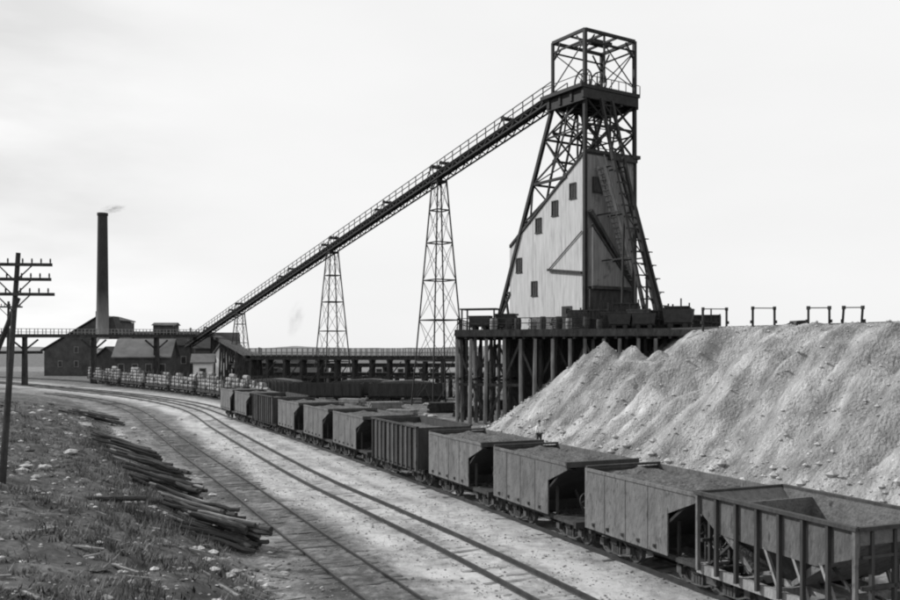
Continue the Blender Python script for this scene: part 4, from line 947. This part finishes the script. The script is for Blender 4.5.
for t1, t2 in ((.16, .08), (.22, .12), (.27, .06), (.33, .10), (.38, .05), (.44, .09), (.49, .05), (.56, .07), (.62, .04), (.06, .3), (.09, .5), (.13, .35)):
    r_ = random.uniform(.28, .4); h_ = random.uniform(.8, 1.2)
    x, y, z = local_deck(t1, t2)
    nm = ('nearest the left corner', 'second from left', 'third from left', 'fourth from left', 'fifth from left', 'sixth from left', 'seventh from left', 'eighth from left', 'farthest right')[k_] if k_ < 9 else ('at the left rear corner', 'behind the left railing middle', 'behind the corner tram car')[k_-9]
    T = thing('barrel', 'dark barrel along the platform edge, '+nm, 'barrel', (x, y, z), 0, 'barrels on the platform')
    mb = MB(); n = 12; pr = [(0, r_*.85), (h_*.25, r_), (h_*.75, r_), (h_, r_*.85)]
    vs_ = [(r*math.cos(2*math.pi*i/n), r*math.sin(2*math.pi*i/n), z_) for z_, r in pr for i in range(n)]
    mb.add(vs_, [(j*n+i, j*n+(i+1) % n, (j+1)*n+(i+1) % n, (j+1)*n+i) for j in range(3) for i in range(n)]+[tuple(range(3*n, 4*n))]).build('staves', M_tim if k_ % 3 else M_timp, T)
    hb = MB().tube((0, 0, h_*.28), (0, 0, h_*.34), r_*1.02, n=12).tube((0, 0, h_*.68), (0, 0, h_*.74), r_*1.02, n=12); hb.build('hoop', M_iron, T)
    k_ += 1
for k, (t1, t2, L_, h_) in enumerate(((.20, .2, 2.2, 1.6), (.36, .16, 2.6, 1.3), (.52, .12, 2.0, 1.8), (.66, .12, 2.4, 1.6), (.76, .12, 2.2, 1.9))):
    x, y, z = local_deck(t1, t2)
    T = thing('timber_stack', ['stack of sawn timber on the platform, leftmost of five', 'stack of sawn timber on the platform before the pale wall', 'tall stack of sawn timber at the housing corner on the platform', 'stack of sawn timber under the chute on the platform', 'tallest stack of sawn timber near the raking legs on the platform'][k], 'timber stack', (x, y, z), R(-20)+random.uniform(-.2, .2), 'timber stacks on the platform')
    mb = MB()
    for j in range(int(h_/.2)):
        for i in range(4): mb.box(random.uniform(-.12, .12), -.45+i*.3, .1+j*.2, L_*random.uniform(.85, 1), .26, .17)
    mb.build('plank', M_timp if k in (1,) else M_tim, T)
for k, (t1, t2, wx, h_) in enumerate(((.58, .16, 2.6, 1.7), (.69, .20, 2.4, 2.3), (.80, .18, 2.6, 1.6), (.90, .16, 2.2, 1.9), (.97, .3, 2.4, 1.2))):
    x, y, z = local_deck(t1, t2)
    T = thing('ore_bin', 'dark plank ore bin on the platform, '+['below the chute hood', 'tallest, behind the skip incline foot', 'beside the raking legs', 'right of the raking legs', 'at the far right rear corner'][k], 'ore bin', (x, y, z), R(-18+6*(k % 3)), 'plank bins on the platform')
    for sx in (-1, 1): MB().box(sx*wx/2, 0, h_/2, .12, 1.6, h_).build('side_wall', M_tim, T)
    for sy in (-1, 1): MB().box(0, sy*.8, h_/2, wx-.14, .1, h_).build('long_wall', M_tim, T)
    fr_ = MB()
    for sx in (-.48, -.16, .16, .48): fr_.bar((sx*wx, -.93, 0), (sx*wx, -.93, h_+random.uniform(.1, .8)), .13)
    fr_.bar((-wx*.5, -1.02, h_*.7), (wx*.5, -1.02, h_*.45), .1).bar((-wx*.5, -.95, h_+.05), (wx*.5, -.95, h_+.05), .12).build('frame', M_tim, T)
# small canopy on the platform's left end
x, y, z = local_deck(.03, .05)
T = thing('canopy', 'low flat-roofed open canopy at the left end of the platform', 'canopy', (x+1.6, y+1.2, z), R(-20))
MB().box(0, 0, 2.0, 3.6, 1.8, .14).build('roof', M_tim, T)
for a in (-1.6, 1.6):
    for b__ in (-.8, .8): MB().bar((a, b__, 0), (a, b__, 1.95), .13).build('post', M_tim, T)

# ---------------------------------------------------------------- scrub, stones and logs on the bank
rnd = random.Random(4); mb = MB(); SX = []
tries = 0
while len(SX) < 15000 and tries < 60000:
    tries += 1
    y = 10+85*rnd.random()**1.5; x = rnd.uniform(-.56*y-3, -.16*y+4)
    SX.append((x, y))
xa = np.array([p[0] for p in SX]); ya = np.array([p[1] for p in SX]); da, _ = sdist(xa, ya, TOE)
for (x, y), d in zip(SX, da):
    if d < .1: continue
    cl = fbm(x, y, .35, 3, 30)
    if cl < -.05 and rnd.random() < .8: continue
    z = float(bank_base(np.array([x]), np.array([y]), np.array([d]))[0])+noise_add(x, y, d)
    hh = rnd.uniform(.06, .22)*(1+max(cl, 0)*2.0)
    for k in range(7):
        a = rnd.uniform(0, 6.28); r = rnd.uniform(.05, .28); w_ = rnd.uniform(.012, .03); bx, by = x+rnd.uniform(-.15, .15), y+rnd.uniform(-.15, .15)
        c1, s1 = math.cos(a), math.sin(a)
        mb.add([(bx-s1*w_, by+c1*w_, z-.05), (bx+s1*w_, by-c1*w_, z-.05), (bx+c1*r, by+s1*r, z+hh*rnd.uniform(.6, 1.1))], [(0, 1, 2)])
for q in range(2600):                     # denser weeds beside the log heaps
    tt = rnd.random(); hx, hy = (-9.4-12*tt**1.2+rnd.gauss(0, .9), 30.0+27*tt+rnd.gauss(0, .8))
    if fbm(hx, hy, .6, 3, 12) < -.1: continue
    z = ground_z(hx, hy); hh = rnd.uniform(.15, .42)
    for k in range(6):
        a = rnd.uniform(0, 6.28); r = rnd.uniform(.05, .25); w_ = rnd.uniform(.012, .03); bx, by = hx+rnd.uniform(-.2, .2), hy+rnd.uniform(-.2, .2); c1, s1 = math.cos(a), math.sin(a)
        mb.add([(bx-s1*w_, by+c1*w_, z-.05), (bx+s1*w_, by-c1*w_, z-.05), (bx+c1*r, by+s1*r, z+hh)], [(0, 1, 2)])
o = mb.build('scrub', M_scrub); tag(o, 'dry grass and low scrub covering the left bank', 'scrub', kind='stuff')
for nm_, m_, cnt, lab in (('pale_rubble', M_rockw, 2600, 'pale rubble and chips strewn over the left bank'), ('dark_rubble', M_ore, 2600, 'dark clods and cinders strewn over the left bank')):
    mb = MB(); xs_ = []
    for q in range(cnt):
        y = 12+75*rnd.random()**1.4; xs_.append((rnd.uniform(-.56*y-2, -.14*y+3), y))
    dd_, _ = sdist(np.array([p[0] for p in xs_]), np.array([p[1] for p in xs_]), TOE)
    for (x, y), d in zip(xs_, dd_):
        if d < -1.8 or fbm(x, y, .5, 3, 50 if nm_[0] == 'p' else 70) < -.05: continue
        s_ = .035*(1/max(rnd.random(), .03))**.5*(y/30)**.4; a = rnd.uniform(0, 6.28); z = ground_z(x, y)
        mb.add([(x+s_*(p[0]*math.cos(a)-p[1]*math.sin(a))*rnd.uniform(.8, 1.8), y+s_*(p[0]*math.sin(a)+p[1]*math.cos(a)), z+s_*p[2]*.8) for p in ico], icf)
    tag(mb.build(nm_, m_), lab, 'rubble', kind='stuff')
mb = MB()
for q in range(300):
    y = 14+60*rnd.random()**1.3; x = rnd.uniform(-.5*y-1, -.2*y+2); a = rnd.uniform(-.9, .9); L = rnd.uniform(.2, .85)
    if sdist(np.array([x]), np.array([y]), TOE[:60])[0][0] < -.8: continue
    x2, y2 = x+L*math.cos(a), y+L*math.sin(a); mb.bar((x, y, ground_z(x, y)+.05), (x2, y2, ground_z(x2, y2)+.05+rnd.uniform(0, .12)), rnd.uniform(.03, .09), .04)
tag(mb.build('wood_litter', M_timp), 'broken sticks and wood chips littering the left bank', 'wood litter', kind='stuff')
RW = [rock_mesh(i, M_rockw, .55) for i in range(3)]; RD = [rock_mesh(i+10, M_rockd, .6) for i in range(3)]
def px_ground(u, v):                      # where the line of sight through a photo pixel meets the bank
    y = 8.0
    while y < 200:
        x = (u-450)/900*y; z = 7.2-(v-347)/900*y
        if z <= ground_z(x, y)+.02: break
        y += .25
    return x, y
spots = [(87, 426, 7, 1), (70, 454, 8, 1), (45, 469, 9, 1), (118, 457, 5, 1), (35, 478, 6, 1), (98, 496, 5, 1), (77, 483, 3, 1), (2, 470, 6, 1), (80, 412, 5, 0), (50, 404, 5, 0), (110, 433, 4, 0), (90, 560, 7, 1), (135, 505, 4, 1), (150, 508, 4, 1), (95, 582, 6, 1), (132, 583, 7, 1), (120, 575, 5, 1), (30, 520, 4, 0), (60, 515, 4, 0), (160, 560, 5, 0), (230, 575, 6, 1), (238, 590, 8, 1), (222, 560, 5, 1), (268, 566, 5, 1), (285, 575, 5, 1), (262, 590, 6, 1), (100, 545, 4, 0), (20, 490, 4, 1), (60, 500, 3, 1), (180, 420, 4, 1), (10, 590, 7, 0), (45, 575, 5, 0)]
for k in range(150): spots.append((rnd.uniform(0, 250), rnd.uniform(430, 600), rnd.uniform(2, 4), 1 if rnd.random() < .6 else 0))
for i, (u, v, s, wht) in enumerate(spots):
    x, y = px_ground(u, v)
    o = bpy.data.objects.new('rock', (RW if wht else RD)[i % 3]); COL.objects.link(o); r = s*y/900
    o.location = (x, y, ground_z(x, y)+r*.12); r *= rnd.uniform(.45, .75); o.scale = (r*rnd.uniform(.9, 1.5), r*1.1, r*1.05); o.rotation_euler = (rnd.uniform(-.2, .2), rnd.uniform(-.2, .2), rnd.uniform(-.5, .5))
    tag(o, 'pale stone lying in the scrub on the left bank' if wht else 'grey stone lying in the scrub on the left bank', 'rock', 'pale stones on the bank' if wht else 'grey stones on the bank')
# stones near the foot of the pile / yard
for i, (u, v) in enumerate([(406, 409), (425, 416), (432, 417), (427, 405), (322, 399), (345, 403), (354, 402)]):
    y = 6480/(v-347); x = (u-450)/900*y; o = bpy.data.objects.new('rock', RW[i % 3]); COL.objects.link(o); o.location = (x, y, .1); o.scale = (.5, .4, .35)
    tag(o, 'pale boulder on open ground between the ore train and the platform', 'rock', 'pale boulders in the yard')
def log_mesh(r, seed, m):
    mb = MB(); P_ = [Vector((-.5+k/6, .05*noise.noise(Vector((k*.5, seed, 0)))*2, .05*noise.noise(Vector((k*.5, seed, 9))))) for k in range(7)]
    n = 9; vs_ = []
    for k, p in enumerate(P_):
        for i in range(n):
            a = 2*math.pi*i/n; rr = r*(1-.22*k/6)*(1+.22*noise.noise(Vector((k*.9, i*.8, seed)))); vs_.append((p.x, p.y*1+rr*math.cos(a), p.z+rr*math.sin(a)))
    fs_ = [(k*n+i, k*n+(i+1) % n, (k+1)*n+(i+1) % n, (k+1)*n+i) for k in range(6) for i in range(n)]+[tuple(range(n))[::-1], tuple(range(6*n, 7*n))]
    return mb.add(vs_, fs_).mesh('log', m)
LOGM = [log_mesh(.085, 1, M_log), log_mesh(.07, 2, M_timp), log_mesh(.115, 3, M_log)]
heaps = [((-6.9, 31.9), 3.0, 46, 2.6), ((-8.6, 35.3), 2.6, 40, 2.4), ((-11.2, 40.6), 3.4, 44, 2.9), ((-14.2, 47.5), 3.6, 30, 3.4), ((-18.6, 56.5), 3.6, 22, 4.0), ((-30, 82), 3.5, 14, 4.5)]
names = ['the log heap nearest the camera', 'the second heap from the camera', 'the third heap from the camera', 'the fourth heap, beside the track curve', 'the fifth heap farther along the bank', 'the farthest heap near the far curve']
for hi_, ((hx, hy), spread, n, L_) in enumerate(heaps):
    for k in range(n):
        f = k/n; off = (random.random()-.5)*spread; lay = random.random()**1.6
        x1 = hx+random.uniform(-.7, .35)-off*.4; y1 = hy+off*.9*.6; L = L_*random.uniform(.75, 1.15)
        ang = R(160)+random.gauss(0, .2)
        x0, y0 = x1+L*math.cos(ang), y1+L*math.sin(ang)
        zA = ground_z(x1, y1)+.10+lay*.85; zB = ground_z(x0, y0)+.08+lay*.6+random.uniform(-.05, .15)
        o = bpy.data.objects.new('log', LOGM[0 if random.random() < .55 else random.choice([1, 1, 2, 2])]); COL.objects.link(o)
        p = Vector((x1, y1, zA)); q = Vector((x0, y0, zB)); o.location = (p+q)/2; d = q-p; o.rotation_euler = d.to_track_quat('X', 'Z').to_euler(); o.scale = (d.length, 1, 1)
        tag(o, ('dark barky' if o.data is not LOGM[1] else 'bare grey')+' log in '+names[hi_], 'log', ('dark' if o.data is not LOGM[1] else 'grey')+' logs in '+names[hi_])
# log lying at far left
tag(MB().tube((0, 0, 0), (2.6, .3, .0), .12, .1, 8).build('log', M_log, None, (-13.7, 32.6, ground_z(-12.6, 32.8)+.12)), 'single dark log lying in the scrub right of the tall pole foot', 'log')

# ballast stones lying on the yard ground
for nm_, m_, cnt, lab in (('pale_ballast', M_rockd, 9000, 'pale ballast stones scattered between and beside the tracks'), ('dark_cinders', M_rockd, 4000, 'dark cinders and clinker scattered over the track bed')):
    mb = MB(); P_ = []
    for q in range(cnt):
        y = 15+60*rnd.random()**1.5; i_ = int(np.argmin(abs((MID if rnd.random() < .6 else SID)[:, 1]-y)))
        P_.append((MID[int(np.argmin(abs(MID[:, 1]-y)))][0]+rnd.uniform(-8.5, 4.5), y))
    dd_ = sdist(np.array([p[0] for p in P_]), np.array([p[1] for p in P_]), TOE)[0]
    for (x, y), d in zip(P_, dd_):
        if d > 0: continue
        if fbm(x, y, .7, 3, 90 if nm_[0] == 'p' else 95) < -.08: continue
        s_ = .018*(1/max(rnd.random(), .04))**.36; a = rnd.uniform(0, 6.28); z = ground_z(x, y)+s_*.1
        mb.add([(x+s_*(p[0]*math.cos(a)-p[1]*math.sin(a))*rnd.uniform(.8, 1.4), y+s_*(p[0]*math.sin(a)+p[1]*math.cos(a)), z+s_*p[2]*.8) for p in ico], icf)
    tag(mb.build(nm_, m_), lab, 'ballast', kind='stuff')

# ---------------------------------------------------------------- man behind the ore cars
mx_, my_ = 6.15, 62.0
mz = max(0, pile_h(mx_, my_))+.32
bo_ = bpy.data.objects.new('rock', RD[0]); COL.objects.link(bo_); bo_.location = (mx_, my_, mz-.22); bo_.scale = (.7, .6, .42); tag(bo_, 'grey boulder the man behind the ore cars is standing on', 'rock')
man = thing('person', 'person in white shirt and dark trousers standing behind the ore cars', 'person', (mx_, my_, mz), R(200))
def skinned(name, m, vs_, es_, rad, parent):
    me_ = bpy.data.meshes.new(name); me_.from_pydata(vs_, es_, []); me_.materials.append(m); o = bpy.data.objects.new(name, me_); COL.objects.link(o); o.parent = parent
    s = o.modifiers.new('skin', 'SKIN'); s.use_smooth_shade = True
    for i, r in enumerate(rad): me_.skin_vertices[0].data[i].radius = (r, r)
    me_.skin_vertices[0].data[0].use_root = True
    o.modifiers.new('sub', 'SUBSURF').levels = 1; o.modifiers['sub'].render_levels = 2
    return o
V_ = [(0, 0, .95), (0, 0, 1.15), (0, 0, 1.40), (0, 0, 1.50), (0, .01, 1.60), (0, .01, 1.70),
      (-.19, 0, 1.40), (-.25, .03, 1.12), (-.24, -.08, .88), (-.24, -.12, .80), (.19, 0, 1.40), (.25, .03, 1.12), (.24, -.08, .88), (.24, -.12, .80),
      (-.10, 0, .88), (-.12, -.02, .50), (-.13, .02, .09), (-.14, -.12, .04), (.10, 0, .88), (.12, -.02, .50), (.13, .02, .09), (.14, -.12, .04)]
E_ = [(0, 1), (1, 2), (2, 3), (3, 4), (4, 5), (2, 6), (6, 7), (7, 8), (8, 9), (2, 10), (10, 11), (11, 12), (12, 13), (0, 14), (14, 15), (15, 16), (16, 17), (0, 18), (18, 19), (19, 20), (20, 21)]
Rd = [.13, .12, .14, .055, .095, .085, .06, .045, .032, .03, .06, .045, .032, .03, .09, .06, .042, .04, .09, .06, .042, .04]
bd = skinned('body', M_skin, V_, E_, Rd, man)
skinned('shirt', M_shirt, [V_[0], V_[1], V_[2], V_[6], V_[7], (-.24, -.06, .92), V_[10], V_[11], (.24, -.06, .92)], [(0, 1), (1, 2), (2, 3), (3, 4), (4, 5), (2, 6), (6, 7), (7, 8)], [.155, .15, .165, .08, .062, .05, .08, .062, .05], man)
skinned('trousers', M_trou, [(0, 0, .98), V_[14], V_[15], (-.13, .02, .11), V_[18], V_[19], (.13, .02, .11)], [(0, 1), (1, 2), (2, 3), (0, 4), (4, 5), (5, 6)], [.16, .115, .085, .07, .115, .085, .07], man)
MB().tube((0, .01, 1.72), (0, .01, 1.74), .17, .17, 16).tube((0, .01, 1.73), (0, .01, 1.84), .10, .08, 14).build('hat', M_trou, man)
fcm = MB().box(0, -.095, 1.625, .025, .04, .05)
for s in (-1, 1): fcm.box(s*.035, -.085, 1.655, .022, .012, .012); fcm.box(s*.095, .01, 1.63, .02, .04, .06)
fcm.box(0, -.088, 1.58, .05, .012, .01); fcm.build('face', M_skin, man)
for s in (-1, 1):
    hm = MB()
    for k in range(4): hm.bar((s*.24-.03+k*.02, -.12, .80), (s*.24-.03+k*.02, -.145, .70+.01*abs(k-1.5)), .016)
    hm.bar((s*.24-s*.03, -.14, .80), (s*.24-s*.05, -.17, .75), .018); hm.build('fingers', M_skin, man)
    MB().box(s*.135, -.06, .045, .10, .28, .09).build('shoe', M_trou, man)
